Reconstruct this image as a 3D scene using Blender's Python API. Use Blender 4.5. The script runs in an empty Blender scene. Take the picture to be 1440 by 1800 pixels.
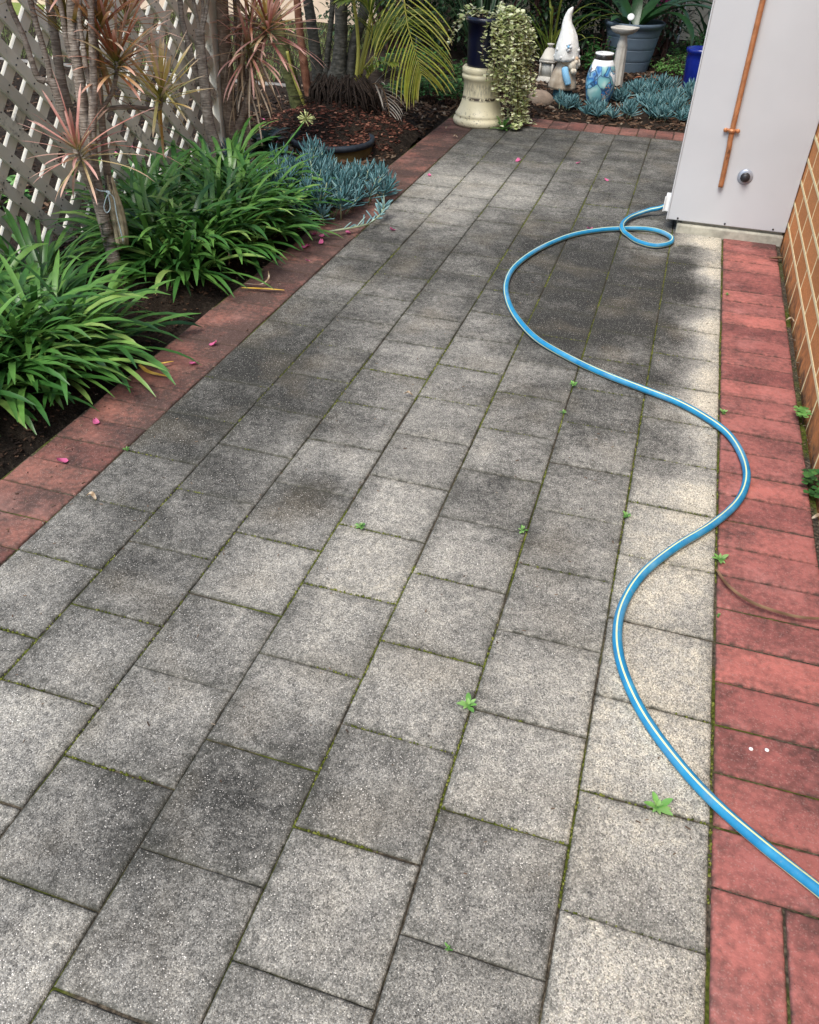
import bpy, math, random
from mathutils import Vector, Matrix, noise
random.seed(7)
R = math.radians
scn = bpy.context.scene
col = scn.collection
# ---------------- camera ----------------
cam_d = bpy.data.cameras.new('camera')
cam = bpy.data.objects.new('camera', cam_d); col.objects.link(cam)
cam_d.sensor_fit = 'VERTICAL'; cam_d.sensor_height = 24.0; cam_d.lens = 24.0*1432.847/1800.0
cam_d.clip_start = 0.02; cam_d.clip_end = 200
cx = Vector((0.95421509, 0.29805584, 0.02522464)); cy = Vector((-0.20156125, 0.57839367, 0.79046431)); cz = -Vector((-0.22101274, 0.75935728, -0.61198847))
m = Matrix((cx, cy, cz)).transposed().to_4x4(); m.translation = Vector((-0.304103, -0.709062, 1.318581))
cam.matrix_world = m
scn.camera = cam
# ---------------- light ----------------
SUN_EL, SUN_AZ = 58.0, 192.0          # compass: 0 = +Y, clockwise
w = bpy.data.worlds.new('World'); scn.world = w; w.use_nodes = True
wn = w.node_tree
sky = wn.nodes.new('ShaderNodeTexSky'); sky.sky_type = 'NISHITA'; sky.sun_disc = False
sky.sun_elevation = R(SUN_EL); sky.sun_rotation = R(SUN_AZ); sky.air_density = 1.0; sky.dust_density = 1.9; sky.ozone_density = 1.0
wn.links.new(sky.outputs[0], wn.nodes['Background'].inputs[0]); wn.nodes['Background'].inputs[1].default_value = 0.13
sd = bpy.data.lights.new('sun', 'SUN'); sd.energy = 1.9; sd.angle = R(30); sd.color = (1.0, 0.97, 0.915)
so = bpy.data.objects.new('sun', sd); col.objects.link(so)
sdir = Vector((math.sin(R(SUN_AZ))*math.cos(R(SUN_EL)), math.cos(R(SUN_AZ))*math.cos(R(SUN_EL)), math.sin(R(SUN_EL))))
so.rotation_euler = sdir.to_track_quat('Z', 'Y').to_euler(); so.location = (0, 0, 8)
scn.view_settings.view_transform = 'Standard'; scn.view_settings.look = 'None'
scn.view_settings.exposure = 1.0; scn.view_settings.gamma = 1.0

# ---------------- helpers ----------------
class MB:
    """collects shapes, then links them as ONE mesh object; colour attribute c = (random, along, extra)"""
    def __init__(s): s.v = []; s.f = []; s.m = []; s.c = []; s.sm = []
    def add(s, vs, fs, c=(0, 0, 0), mat=0, smooth=True):
        o = len(s.v); s.v += [tuple(p) for p in vs]
        s.f += [tuple(i+o for i in f) for f in fs]; s.m += [mat]*len(fs); s.sm += [smooth]*len(fs)
        s.c += (c if isinstance(c, list) else [c]*len(vs))
    def box(s, a, b, c=(0, 0, 0), mat=0, xf=None):
        x0, y0, z0 = a; x1, y1, z1 = b
        vs = [Vector(p) for p in ((x0,y0,z0),(x1,y0,z0),(x1,y1,z0),(x0,y1,z0),(x0,y0,z1),(x1,y0,z1),(x1,y1,z1),(x0,y1,z1))]
        if xf: vs = [xf @ p for p in vs]
        s.add(vs, [(3,2,1,0),(4,5,6,7),(0,1,5,4),(1,2,6,5),(2,3,7,6),(3,0,4,7)], c, mat, False)
    def bbox(s, a, b, bev, c=(0, 0, 0), mat=0, xf=None):
        """box with bevelled edges (hull of 24 points)"""
        import bmesh
        bm = bmesh.new(); bmesh.ops.create_cube(bm, size=1)
        for v in bm.verts: v.co = Vector([a[i]+(b[i]-a[i])*(v.co[i]+.5) for i in range(3)])
        bmesh.ops.bevel(bm, geom=bm.edges[:], offset=bev, segments=2, profile=.5, affect='EDGES')
        bm.verts.index_update()
        s.add([(xf @ v.co) if xf else v.co for v in bm.verts], [[v.index for v in f.verts] for f in bm.faces], c, mat, False); bm.free()
    def tube(s, pts, rad, n=8, c=(0, 0, 0), mat=0, cap=True, rings=0.0, cf=None):
        pts = [Vector(p) for p in pts]; N = len(pts)
        if not isinstance(rad, (list, tuple)): rad = [rad]*N
        t0 = (pts[1]-pts[0]).normalized(); up = Vector((0, 0, 1)) if abs(t0.z) < .9 else Vector((1, 0, 0))
        u = t0.cross(up).normalized(); vs = []; cs = []
        for i, p in enumerate(pts):
            t = (pts[min(i+1, N-1)]-pts[max(i-1, 0)]).normalized()
            u = (u-t*u.dot(t)).normalized(); w_ = t.cross(u)
            r = rad[i]
            for k in range(n):
                a = 2*math.pi*k/n
                vs.append(p+(u*math.cos(a)+w_*math.sin(a))*r); cs.append(cf(i, k) if cf else (c[0], i/(N-1), c[2]))
        fs = [(i*n+k, i*n+(k+1) % n, (i+1)*n+(k+1) % n, (i+1)*n+k) for i in range(N-1) for k in range(n)]
        if cap: fs += [tuple(range(n-1, -1, -1)), tuple((N-1)*n+k for k in range(n))]
        s.add(vs, fs, cs, mat)
    def lathe(s, prof, n=40, at=(0, 0, 0), c=(0, 0, 0), mat=0, tilt=None, lean=(0, 0), cap=True):
        vs = []
        for r, z in prof:
            for k in range(n):
                a = 2*math.pi*k/n; vs.append(Vector((r*math.cos(a)+lean[0]*z, r*math.sin(a)+lean[1]*z, z)))
        if tilt: vs = [tilt @ p for p in vs]
        vs = [p+Vector(at) for p in vs]; N = len(prof)
        fs = [(i*n+k, i*n+(k+1) % n, (i+1)*n+(k+1) % n, (i+1)*n+k) for i in range(N-1) for k in range(n)]
        if cap and prof[0][0] > 1e-6: fs.append(tuple(range(n-1, -1, -1)))
        if cap and prof[-1][0] > 1e-6: fs.append(tuple((N-1)*n+k for k in range(n)))
        s.add(vs, fs, c, mat)
    def leaf(s, base, az, el, L, wid, droop, seg=8, fold=.25, rnd=None, prof=None, twist=0.0, side=0.0, extra=0.0, mat=0, floor=None):
        """strap leaf: integrates a drooping curve from base"""
        p = Vector(base); d = R(az); e = R(el); ds = L/seg; vs = []; cs = []
        rnd = random.random() if rnd is None else rnd
        for i in range(seg+1):
            t = i/seg
            fwd = Vector((math.cos(d)*math.cos(e), math.sin(d)*math.cos(e), math.sin(e)))
            sd_ = Vector((-math.sin(d), math.cos(d), 0)); nn = sd_.cross(fwd)*-1
            tw = twist*t; sd2 = sd_*math.cos(tw)+nn*math.sin(tw); nn2 = nn*math.cos(tw)-sd_*math.sin(tw)
            hw = wid*.5*(prof(t) if prof else (min(1, .62+t*1.6) if t < .72 else max(0.10, 1-((t-.72)/.28)**2.4)))
            q = p.copy()
            if floor is not None and q.z < floor: q.z = floor+.004*random.random()
            vs += [q-sd2*hw+nn2*(-hw*fold), q+nn2*(hw*fold*.2), q+sd2*hw+nn2*(-hw*fold)]
            vs[-3] = q-sd2*hw+nn2*(hw*fold); vs[-2] = q; vs[-1] = q+sd2*hw+nn2*(hw*fold)
            cs += [(rnd, t, extra)]*3
            p = p+fwd*ds; e -= R(droop)/seg*(.4+1.2*t); d += R(side)/seg
            e = max(e, R(-88))
        fs = []
        for i in range(seg):
            a = i*3; fs += [(a, a+1, a+4, a+3), (a+1, a+2, a+5, a+4)]
        s.add(vs, fs, cs, mat)
    def build(s, name, mats, parent=None, flat=False):
        me = bpy.data.meshes.new(name); me.from_pydata(s.v, [], s.f)
        if not isinstance(mats, (list, tuple)): mats = [mats]
        for x in mats: me.materials.append(x)
        me.polygons.foreach_set('material_index', s.m)
        me.polygons.foreach_set('use_smooth', [(False if flat else q) for q in s.sm])
        at = me.color_attributes.new('c', 'FLOAT_COLOR', 'POINT'); buf = []
        for q in s.c: buf += [q[0], q[1], q[2], 1.0]
        at.data.foreach_set('color', buf); me.update()
        o = bpy.data.objects.new(name, me); col.objects.link(o)
        if parent: o.parent = parent; o.matrix_parent_inverse = Matrix.Translation(-Vector(parent.location))
        return o
def thing(name, label, cat, loc, group=None):
    o = bpy.data.objects.new(name, None); col.objects.link(o); o.location = loc; o.empty_display_size = .05
    return tag(o, label, cat, group)
def tag(o, label, cat, group=None):
    o['label'] = label; o['category'] = cat
    if group: o['group'] = group
    return o
def struct(o, kind='structure'): o['kind'] = kind; return o
def spline(pts, k=8):
    """Catmull-Rom through points"""
    P = [Vector(p) for p in pts]; P = [P[0]*2-P[1]]+P+[P[-1]*2-P[-2]]; out = []
    for i in range(1, len(P)-2):
        for j in range(k):
            t = j/k; a, b, c, d = P[i-1:i+3]
            out.append(.5*((2*b)+(c-a)*t+(2*a-5*b+4*c-d)*t*t+(3*b-a-3*c+d)*t**3))
    out.append(P[-2]); return out
def vn(x, y, s=1.0, z=0.0): return noise.noise(Vector((x*s, y*s, z)))   # -1..1

# ---------------- materials ----------------
class NT:
    def __init__(s, name):
        s.m = bpy.data.materials.new(name); s.m.use_nodes = True; s.t = s.m.node_tree
        s.b = s.t.nodes['Principled BSDF']; s.out = s.t.nodes['Material Output']
        s.obj = s.n('ShaderNodeTexCoord').outputs['Object']
    def n(s, ty, **k):
        x = s.t.nodes.new(ty)
        for a, b in k.items(): setattr(x, a, b)
        return x
    def set(s, sock, v):
        if isinstance(v, bpy.types.NodeSocket): s.t.links.new(v, sock)
        elif isinstance(v, (tuple, list)) and len(v) == 3 and sock.type == 'RGBA': sock.default_value = (*v, 1)
        else: sock.default_value = v
    def attr(s, ch=None):
        a = s.n('ShaderNodeAttribute', attribute_name='c')
        x = s.n('ShaderNodeSeparateColor'); s.set(x.inputs[0], a.outputs['Color'])
        return x.outputs
    def noise(s, scale, detail=3, rough=.55, vec=None, dist=0.0):
        x = s.n('ShaderNodeTexNoise'); s.set(x.inputs['Vector'], vec or s.obj); x.inputs['Scale'].default_value = scale
        x.inputs['Detail'].default_value = detail; x.inputs['Roughness'].default_value = rough; x.inputs['Distortion'].default_value = dist
        return x.outputs['Fac']
    def vor(s, scale, feature='F1', vec=None, out='Distance', rnd=1.0):
        x = s.n('ShaderNodeTexVoronoi', feature=feature); s.set(x.inputs['Vector'], vec or s.obj); x.inputs['Scale'].default_value = scale
        x.inputs['Randomness'].default_value = rnd
        return x.outputs[out]
    def math(s, op, a, b=0.0, c=None, clamp=False):
        x = s.n('ShaderNodeMath', operation=op, use_clamp=clamp); s.set(x.inputs[0], a); s.set(x.inputs[1], b)
        if c is not None: s.set(x.inputs[2], c)
        return x.outputs[0]
    def ramp(s, f, stops):
        x = s.n('ShaderNodeValToRGB'); s.set(x.inputs[0], f); el = x.color_ramp.elements
        while len(el) < len(stops): el.new(.5)
        for e, (p, c) in zip(el, stops): e.position = p; e.color = (*c, 1) if isinstance(c, (tuple, list)) else (c, c, c, 1)
        return x.outputs[0]
    def rng(s, f, a, b, c=0.0, d=1.0):
        x = s.n('ShaderNodeMapRange'); s.set(x.inputs[0], f)
        for i, v in enumerate((a, b, c, d)): x.inputs[i+1].default_value = v
        return x.outputs[0]
    def mix(s, f, a, b, mode='MIX'):
        x = s.n('ShaderNodeMix', data_type='RGBA', blend_type=mode); s.set(x.inputs[0], f); s.set(x.inputs[6], a); s.set(x.inputs[7], b)
        return x.outputs[2]
    def bump(s, h, strength=.5, dist=.002):
        x = s.n('ShaderNodeBump'); s.set(x.inputs['Height'], h); x.inputs['Strength'].default_value = strength; x.inputs['Distance'].default_value = dist
        s.set(s.b.inputs['Normal'], x.outputs[0])
    def done(s, colr, rough=.7, spec=.5, metal=0.0):
        s.set(s.b.inputs['Base Color'], colr); s.set(s.b.inputs['Roughness'], rough)
        s.b.inputs['Specular IOR Level'].default_value = spec; s.b.inputs['Metallic'].default_value = metal
        return s.m
    def leafy(s, colr, rough=.45, trans=.25, spec=.4):
        s.done(colr, rough, spec)
        tr = s.n('ShaderNodeBsdfTranslucent'); s.set(tr.inputs[0], colr)
        mx = s.n('ShaderNodeMixShader'); mx.inputs[0].default_value = trans
        s.t.links.new(s.b.outputs[0], mx.inputs[1]); s.t.links.new(tr.outputs[0], mx.inputs[2]); s.t.links.new(mx.outputs[0], s.out.inputs[0])
        return s.m
    def scaled(s, sc):
        x = s.n('ShaderNodeMapping'); s.set(x.inputs[0], s.obj); x.inputs['Scale'].default_value = sc; return x.outputs[0]

def mat_paver():
    t = NT('exposed_aggregate'); a = t.attr(); rnd, dirt_and_tone = a[0], a[1]
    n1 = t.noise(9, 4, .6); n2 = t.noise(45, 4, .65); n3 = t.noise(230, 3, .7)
    d = t.math('ADD', dirt_and_tone, t.math('MULTIPLY', t.math('SUBTRACT', n1, .5), .7))
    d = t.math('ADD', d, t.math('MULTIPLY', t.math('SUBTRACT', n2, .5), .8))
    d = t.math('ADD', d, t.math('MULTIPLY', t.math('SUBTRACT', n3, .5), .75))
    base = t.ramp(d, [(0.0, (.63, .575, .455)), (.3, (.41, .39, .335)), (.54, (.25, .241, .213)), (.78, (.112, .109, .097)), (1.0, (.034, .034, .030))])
    base = t.mix(t.rng(t.noise(4, 2), .52, .75, 0, .25), base, (.30, .25, .17), 'MIX')
    g = t.vor(430, out='Color'); gs = t.n('ShaderNodeSeparateColor'); t.set(gs.inputs[0], g)
    light = t.math('MULTIPLY', t.rng(gs.outputs[0], .80, .97), t.rng(t.vor(430), .55, .25))
    light = t.math('MULTIPLY', light, t.rng(n2, .3, .6))
    base = t.mix(light, base, (.84, .80, .72))
    dark = t.math('MULTIPLY', t.rng(gs.outputs[1], .60, .85), .72)
    base = t.mix(dark, base, t.mix(.76, base, (.02, .02, .018)))
    base = t.mix(1.0, base, t.ramp(gs.outputs[2], [(0, .62), (.5, 1.0), (1, 1.36)]), 'MULTIPLY')
    # round lichen spots, gathered in patches
    sp = t.vor(38, out='Distance'); spm = t.math('MULTIPLY', t.rng(sp, .27, .16), t.rng(t.noise(5, 2), .5, .64))
    spm = t.math('MULTIPLY', spm, t.rng(n3, .3, .55))
    base = t.mix(t.math('MULTIPLY', spm, .6), base, (.045, .045, .042))
    base = t.mix(1.0, base, t.ramp(rnd, [(0, .92), (.5, .99), (1, 1.06)]), 'MULTIPLY')
    edge = a[2]
    base = t.mix(t.math('MULTIPLY', edge, t.rng(n2, .25, .65)), base, (.05, .05, .038))
    t.bump(t.math('ADD', t.math('MULTIPLY', n3, .8), t.math('MULTIPLY', t.vor(430), -.8)), .75, .0022)
    return t.done(base, .9, .25)
def mat_joint():
    t = NT('mossy_joint'); n = t.noise(3.2, 3); n2 = t.noise(120, 4)
    c = t.ramp(n2, [(.3, (.016, .014, .011)), (.55, (.075, .062, .045)), (.8, (.19, .16, .115))])
    g = t.ramp(n2, [(.3, (.02, .026, .006)), (.6, (.085, .10, .018)), (.8, (.17, .18, .04))])
    base = t.mix(t.rng(n, .46, .56), c, g)
    t.bump(n2, .9, .004); return t.done(base, 1.0, .1)
def mat_redbrick(name, clean, dirty, off):
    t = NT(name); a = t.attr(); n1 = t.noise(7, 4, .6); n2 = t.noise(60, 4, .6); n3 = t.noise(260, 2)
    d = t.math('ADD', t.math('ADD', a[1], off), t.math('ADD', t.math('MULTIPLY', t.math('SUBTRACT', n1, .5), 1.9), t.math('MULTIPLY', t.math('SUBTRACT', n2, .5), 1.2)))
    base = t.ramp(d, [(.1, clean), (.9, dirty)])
    base = t.mix(1.0, base, t.ramp(a[0], [(0, (.72, .66, .68)), (.5, (.95, .95, .95)), (1, (1.16, 1.08, 1.04))]), 'MULTIPLY')
    sp = t.math('MULTIPLY', t.rng(t.vor(150), .22, .1), t.rng(t.noise(11, 2), .52, .7))
    base = t.mix(t.math('MULTIPLY', sp, .75), base, (.04, .028, .025))
    base = t.mix(t.rng(t.noise(6, 4, .65), .54, .72, 0, .5), base, tuple(min(1, q*1.25+.05) for q in clean))
    g = t.vor(420, out='Color'); gs = t.n('ShaderNodeSeparateColor'); t.set(gs.inputs[0], g)
    base = t.mix(t.math('MULTIPLY', t.rng(gs.outputs[0], .86, .95), .22), base, (.50, .36, .31))
    base = t.mix(t.math('MULTIPLY', a[2], t.rng(n2, .3, .65)), base, (.07, .045, .035))
    t.bump(t.math('ADD', n3, t.math('MULTIPLY', n2, .8)), .55, .0018); return t.done(base, .88, .25)
def mat_soil():
    t = NT('garden_soil'); n1 = t.noise(14, 5, .7); n2 = t.noise(90, 4, .7); n3 = t.noise(2.0, 2)
    base = t.ramp(t.math('ADD', t.math('MULTIPLY', n1, .5), t.math('MULTIPLY', n2, .5)), [(.3, (.006, .005, .004)), (.5, (.022, .017, .013)), (.68, (.075, .058, .043))])
    base = t.mix(t.rng(n3, .45, .7, 0, .35), base, (.05, .036, .026), 'MIX')
    t.bump(t.math('ADD', n1, t.math('MULTIPLY', n2, .6)), 1.0, .02); return t.done(base, 1, .1)
def mat_mulch():
    t = NT('bark_mulch'); a = t.attr(); n = t.noise(60, 3, vec=t.scaled((1, 1, 1)))
    base = t.ramp(a[0], [(0, (.02, .014, .011)), (.35, (.06, .036, .024)), (.6, (.11, .062, .038)), (.85, (.20, .13, .085)), (1, (.33, .27, .20))])
    base = t.mix(.5, base, t.ramp(n, [(.3, .25), (.7, 1.0)]), 'MULTIPLY'); return t.done(base, .95, .15)
def mat_plain(name, c, rough=.5, spec=.5, metal=0.0, var=.15, scale=20, bump=.0, bscale=80):
    t = NT(name); n = t.noise(scale, 4, .6)
    base = t.mix(1.0, c, t.ramp(n, [(.25, 1-var), (.75, 1+var)]), 'MULTIPLY')
    if bump: t.bump(t.noise(bscale, 3), bump, .003)
    return t.done(base, rough, spec, metal)
def mat_lattice():
    t = NT('weathered_painted_timber'); a = t.attr(); n = t.noise(9, 4, .6); g = t.noise(40, 5, .7)
    base = t.ramp(n, [(.25, (.62, .575, .46)), (.5, (.72, .675, .555)), (.8, (.80, .755, .645))])
    base = t.mix(1.0, base, t.ramp(a[0], [(0, .80), (1, 1.1)]), 'MULTIPLY')
    st = t.math('MULTIPLY', t.rng(t.noise(5, 5, .75), .58, .70), t.rng(g, .42, .56))
    base = t.mix(t.math('MULTIPLY', st, .85), base, (.06, .05, .038))
    base = t.mix(t.math('MULTIPLY', a[2], 1.0), base, (.02, .018, .015))
    t.bump(g, .4, .002); return t.done(base, .75, .3)
def mat_housebrick():
    t = NT('orange_house_brick'); a = t.attr(); n = t.noise(160, 4, .7); n1 = t.noise(6, 3)
    base = t.ramp(n, [(.3, (.46, .185, .065)), (.6, (.70, .30, .11)), (.85, (.80, .43, .21))])
    base = t.mix(1.0, base, t.ramp(a[0], [(0, .85), (1, 1.12)]), 'MULTIPLY')
    base = t.mix(t.rng(n1, .5, .8, 0, .3), base, (.36, .17, .09))
    sz = t.n('ShaderNodeSeparateXYZ'); t.set(sz.inputs[0], t.obj); base = t.mix(t.math('MULTIPLY', t.rng(sz.outputs['Z'], .13, .0), t.rng(t.noise(20, 4, .7), .4, .62)), base, (.13, .08, .05))
    t.bump(n, .8, .003); return t.done(base, .95, .2)
def mat_hose():
    t = NT('blue_hose_plastic'); a = t.attr()
    n = t.noise(25, 4)
    blue = t.ramp(n, [(.3, (.011, .175, .36)), (.6, (.024, .245, .44)), (.8, (.07, .31, .48))])
    base = t.mix(t.rng(a[2], .915, .945), blue, (.64, .70, .36))
    base = t.mix(t.rng(t.noise(70, 4, .7), .56, .74, 0, .55), base, (.20, .26, .30)); base = t.mix(t.rng(t.noise(9, 3, .6), .5, .8, 0, .4), base, (.30, .42, .50)); t.bump(t.noise(60, 3), .15, .001)
    return t.done(base, .58, .22)
def mat_leaf(name, stops, tipcol=None, rough=.4, trans=.2, tip0=.85, spec=.45, veins=False, baseshade=None):
    t = NT(name); a = t.attr(); base = t.ramp(a[0], stops)
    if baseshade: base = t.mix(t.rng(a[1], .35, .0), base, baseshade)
    if tipcol: base = t.mix(t.rng(a[1], tip0, 1.0), base, tipcol)
    base = t.mix(t.rng(a[2], .4, .6), base, (.42, .30, .13))
    base = t.mix(1.0, base, t.ramp(t.noise(30, 3), [(.3, .82), (.7, 1.16)]), 'MULTIPLY')
    return t.leafy(base, rough, trans, spec)
def mat_trunk(name, c0, c1, ring=220):
    t = NT(name); n = t.noise(25, 4, .65); sc = t.scaled((1, 1, ring/25)); r = t.noise(25, 2, .5, vec=sc)
    base = t.ramp(t.math('ADD', t.math('MULTIPLY', n, .5), t.math('MULTIPLY', r, .5)), [(.34, tuple(x*.45 for x in c0)), (.5, c0), (.66, c1)])
    t.bump(r, .9, .006); return t.done(base, .9, .2)
M = {}
M['paver'] = mat_paver(); M['joint'] = mat_joint()
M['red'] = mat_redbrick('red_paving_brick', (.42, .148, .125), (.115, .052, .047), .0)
M['red2'] = mat_redbrick('grimy_red_paving_brick', (.29, .125, .095), (.08, .05, .042), .12)
M['soil'] = mat_soil(); M['mulch'] = mat_mulch(); M['lattice'] = mat_lattice()
M['hbrick'] = mat_housebrick(); M['mortar'] = mat_plain('cream_mortar', (.86, .75, .44), .95, .2, 0, .12, 60, .5, 300)
M['hose'] = mat_hose()
t = NT('dull_copper'); b_ = t.ramp(t.noise(30, 4), [(.3, (.36, .15, .065)), (.7, (.58, .25, .11))]); b_ = t.mix(t.math('MULTIPLY', t.rng(t.noise(22, 4, .7, vec=t.scaled((1, 1, .5))), .58, .66), .75), b_, (.05, .03, .022)); M['copper'] = t.done(b_, .5, .5, .4)
M['cab'] = mat_plain('grey_powdercoat', (.50, .515, .53), .45, .45, 0, .05, 3)
M['rubber'] = mat_plain('dark_metal', (.03, .03, .032), .4, .5, .3)
M['steel'] = mat_plain('grey_washer', (.36, .40, .46), .35, .5, .4)
M['plinth'] = mat_plain('mossy_concrete', (.36, .35, .29), .95, .2, 0, .5, 14, .8, 60)
M['white'] = mat_plain('white_plastic', (.78, .78, .76), .4, .5, 0, .06)
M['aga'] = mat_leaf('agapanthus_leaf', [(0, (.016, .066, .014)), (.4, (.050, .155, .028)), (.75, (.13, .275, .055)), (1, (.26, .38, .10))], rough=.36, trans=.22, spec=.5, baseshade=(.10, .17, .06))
M['chalk'] = mat_leaf('blue_chalk_leaf', [(0, (.035, .10, .105)), (.5, (.085, .195, .21)), (.85, (.19, .335, .35)), (1, (.36, .46, .36))], rough=.65, trans=.05, spec=.2)
M['chalkstem'] = mat_plain('pale_succulent_stem', (.30, .36, .22), .7, .2)
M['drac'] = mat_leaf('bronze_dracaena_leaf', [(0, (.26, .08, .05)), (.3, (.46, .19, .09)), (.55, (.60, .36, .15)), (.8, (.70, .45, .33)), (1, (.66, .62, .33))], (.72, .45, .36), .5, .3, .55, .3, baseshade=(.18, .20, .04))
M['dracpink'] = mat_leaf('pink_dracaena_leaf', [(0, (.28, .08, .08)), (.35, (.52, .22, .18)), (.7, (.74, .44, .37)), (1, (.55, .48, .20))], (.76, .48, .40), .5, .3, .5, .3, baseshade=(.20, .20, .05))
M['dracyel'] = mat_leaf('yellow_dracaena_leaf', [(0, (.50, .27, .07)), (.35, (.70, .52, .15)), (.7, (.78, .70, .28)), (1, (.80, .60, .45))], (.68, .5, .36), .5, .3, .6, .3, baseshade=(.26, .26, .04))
M['dracgreen'] = mat_leaf('olive_dracaena_leaf', [(0, (.10, .09, .02)), (.5, (.24, .20, .05)), (1, (.42, .30, .12))], (.5, .26, .2), .5, .3, .5, .3)
M['dry'] = mat_leaf('dry_leaf', [(0, (.22, .15, .09)), (.5, (.40, .30, .19)), (1, (.55, .47, .36))], rough=.8, trans=.15, spec=.15)
M['dtrunk'] = mat_trunk('dracaena_bark', (.23, .195, .16), (.42, .375, .32))
M['dtrunk2'] = mat_trunk('brown_dracaena_bark', (.23, .175, .13), (.40, .325, .25), 120)
M['ptrunk'] = mat_trunk('grey_palm_trunk', (.06, .06, .05), (.125, .12, .105), 90)
M['ptrunkg'] = mat_trunk('green_palm_cane', (.085, .095, .035), (.17, .17, .07), 60)
M['ptrunkr'] = mat_trunk('reddish_palm_sheath', (.17, .075, .045), (.28, .14, .09), 30)
M['palm'] = mat_leaf('palm_leaflet', [(0, (.05, .10, .015)), (.5, (.14, .20, .03)), (1, (.30, .34, .06))], (.5, .42, .16), .45, .35, .9)
M['palmy'] = mat_leaf('yellow_palm_leaflet', [(0, (.34, .42, .06)), (.5, (.58, .60, .12)), (1, (.76, .72, .24))], (.70, .60, .30), .45, .4, .88)
M['palmd'] = mat_leaf('withered_palm_leaflet', [(0, (.22, .19, .15)), (1, (.52, .49, .43))], rough=.8, trans=.2)
M['petiole'] = mat_plain('yellow_green_stalk', (.34, .33, .07), .5, .4)
M['dark'] = mat_leaf('dark_shrub_leaf', [(0, (.008, .022, .009)), (.6, (.02, .052, .02)), (1, (.05, .10, .035))], rough=.45, trans=.2)
M['mid'] = mat_leaf('green_ground_leaf', [(0, (.018, .07, .018)), (.6, (.045, .15, .034)), (1, (.10, .25, .06))], rough=.5, trans=.25)
M['jade'] = mat_leaf('variegated_leaf', [(0, (.34, .44, .15)), (.3, (.66, .70, .36)), (1, (.86, .86, .62))], rough=.45, trans=.2)
M['stem'] = mat_plain('reddish_stem', (.09, .045, .035), .7, .3)
M['weed'] = mat_leaf('weed_leaf', [(0, (.09, .25, .05)), (.5, (.16, .38, .08)), (1, (.28, .46, .16))], rough=.5, trans=.25)
M['strap'] = mat_leaf('broad_strap_leaf', [(0, (.012, .045, .014)), (.6, (.03, .085, .028)), (1, (.10, .17, .11))], rough=.32, trans=.15, spec=.6)
M['petal'] = mat_leaf('pink_petal', [(0, (.62, .06, .20)), (1, (.80, .25, .45))], rough=.6, trans=.25)
M['yleaf'] = mat_leaf('yellow_dead_leaf', [(0, (.62, .36, .04)), (1, (.70, .48, .10))], rough=.6, trans=.15)
M['bleaf'] = mat_leaf('brown_dead_leaf', [(0, (.11, .06, .03)), (1, (.24, .15, .08))], rough=.55, trans=.1)
M['grass'] = mat_leaf('lawn_grass', [(0, (.10, .16, .035)), (1, (.34, .40, .14))], rough=.6, trans=.3)
M['lawn'] = mat_plain('lawn_base', (.16, .21, .06), 1, .1, 0, .4, 30)
M['navy'] = mat_plain('navy_glaze', (.004, .006, .022), .28, .5, 0, .2)
M['blue'] = mat_plain('cobalt_glaze', (.006, .016, .17), .22, .6, 0, .3, 8)
M['gpot'] = mat_plain('slate_grey_plastic', (.085, .12, .155), .5, .4, 0, .1)
M['kerb'] = mat_plain('concrete_kerb', (.20, .19, .17), .95, .2, 0, .3)
M['hwall'] = mat_plain('cream_render', (.66, .52, .38), .9, .2, 0, .08)
M['fence'] = mat_plain('beige_fence_board', (.36, .32, .24), .8, .2, 0, .2, 8)
M['stone'] = mat_plain('brown_stone', (.26, .20, .15), .9, .25, 0, .35, 14, .6, 50)
M['terra'] = mat_plain('terracotta', (.42, .16, .08), .85, .25, 0, .25, 25)
M['whitest'] = mat_plain('weathered_white_paint', (.46, .44, .385), .7, .3, 0, .25, 12, .3)
M['magenta'] = mat_plain('magenta_fabric', (.22, .006, .10), .7, .3)
M['tub'] = mat_plain('dark_tub_plastic', (.022, .03, .04), .6, .3, 0, .5, 16)
M['cord'] = mat_plain('pale_blue_cord', (.40, .50, .52), .8, .2, 0, .4, 300)
M['spot'] = mat_plain('white_paint_fleck', (.8, .8, .78), .8, .2)

# ======================= SETTING =======================
# soil: one sheet to the horizon, finer near the beds
def soil_z(x, y):
    z = -.018+.012*vn(x, y, 3)+.01*vn(x, y, 9, 3)
    if x < -1.9: z += .03*min(1, (-1.9-x)/.5)
    if y > 5.65: z += .03*min(1, (y-5.65)/.5)
    if -1.93 < x < .5 and y < 5.66: z = -.06
    return z
mb = MB()
xs = [-60, -30, -15, -9]+[-7+.09*i for i in range(62)]+[-1.40+.2*i for i in range(10)]+[1, 3, 8, 20, 60]
ys = [-60, -20, -8, -3]+[-1.4+.1*i for i in range(118)]+[11, 13, 16, 25, 45, 90]
vs = [(x, y, soil_z(x, y) if -8 < x < 2 and -2 < y < 11 else -.05) for y in ys for x in xs]; nx = len(xs)
mb.add(vs, [(j*nx+i, j*nx+i+1, (j+1)*nx+i+1, (j+1)*nx+i) for j in range(len(ys)-1) for i in range(nx-1)])
struct(mb.build('garden_soil', M['soil']))

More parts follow.
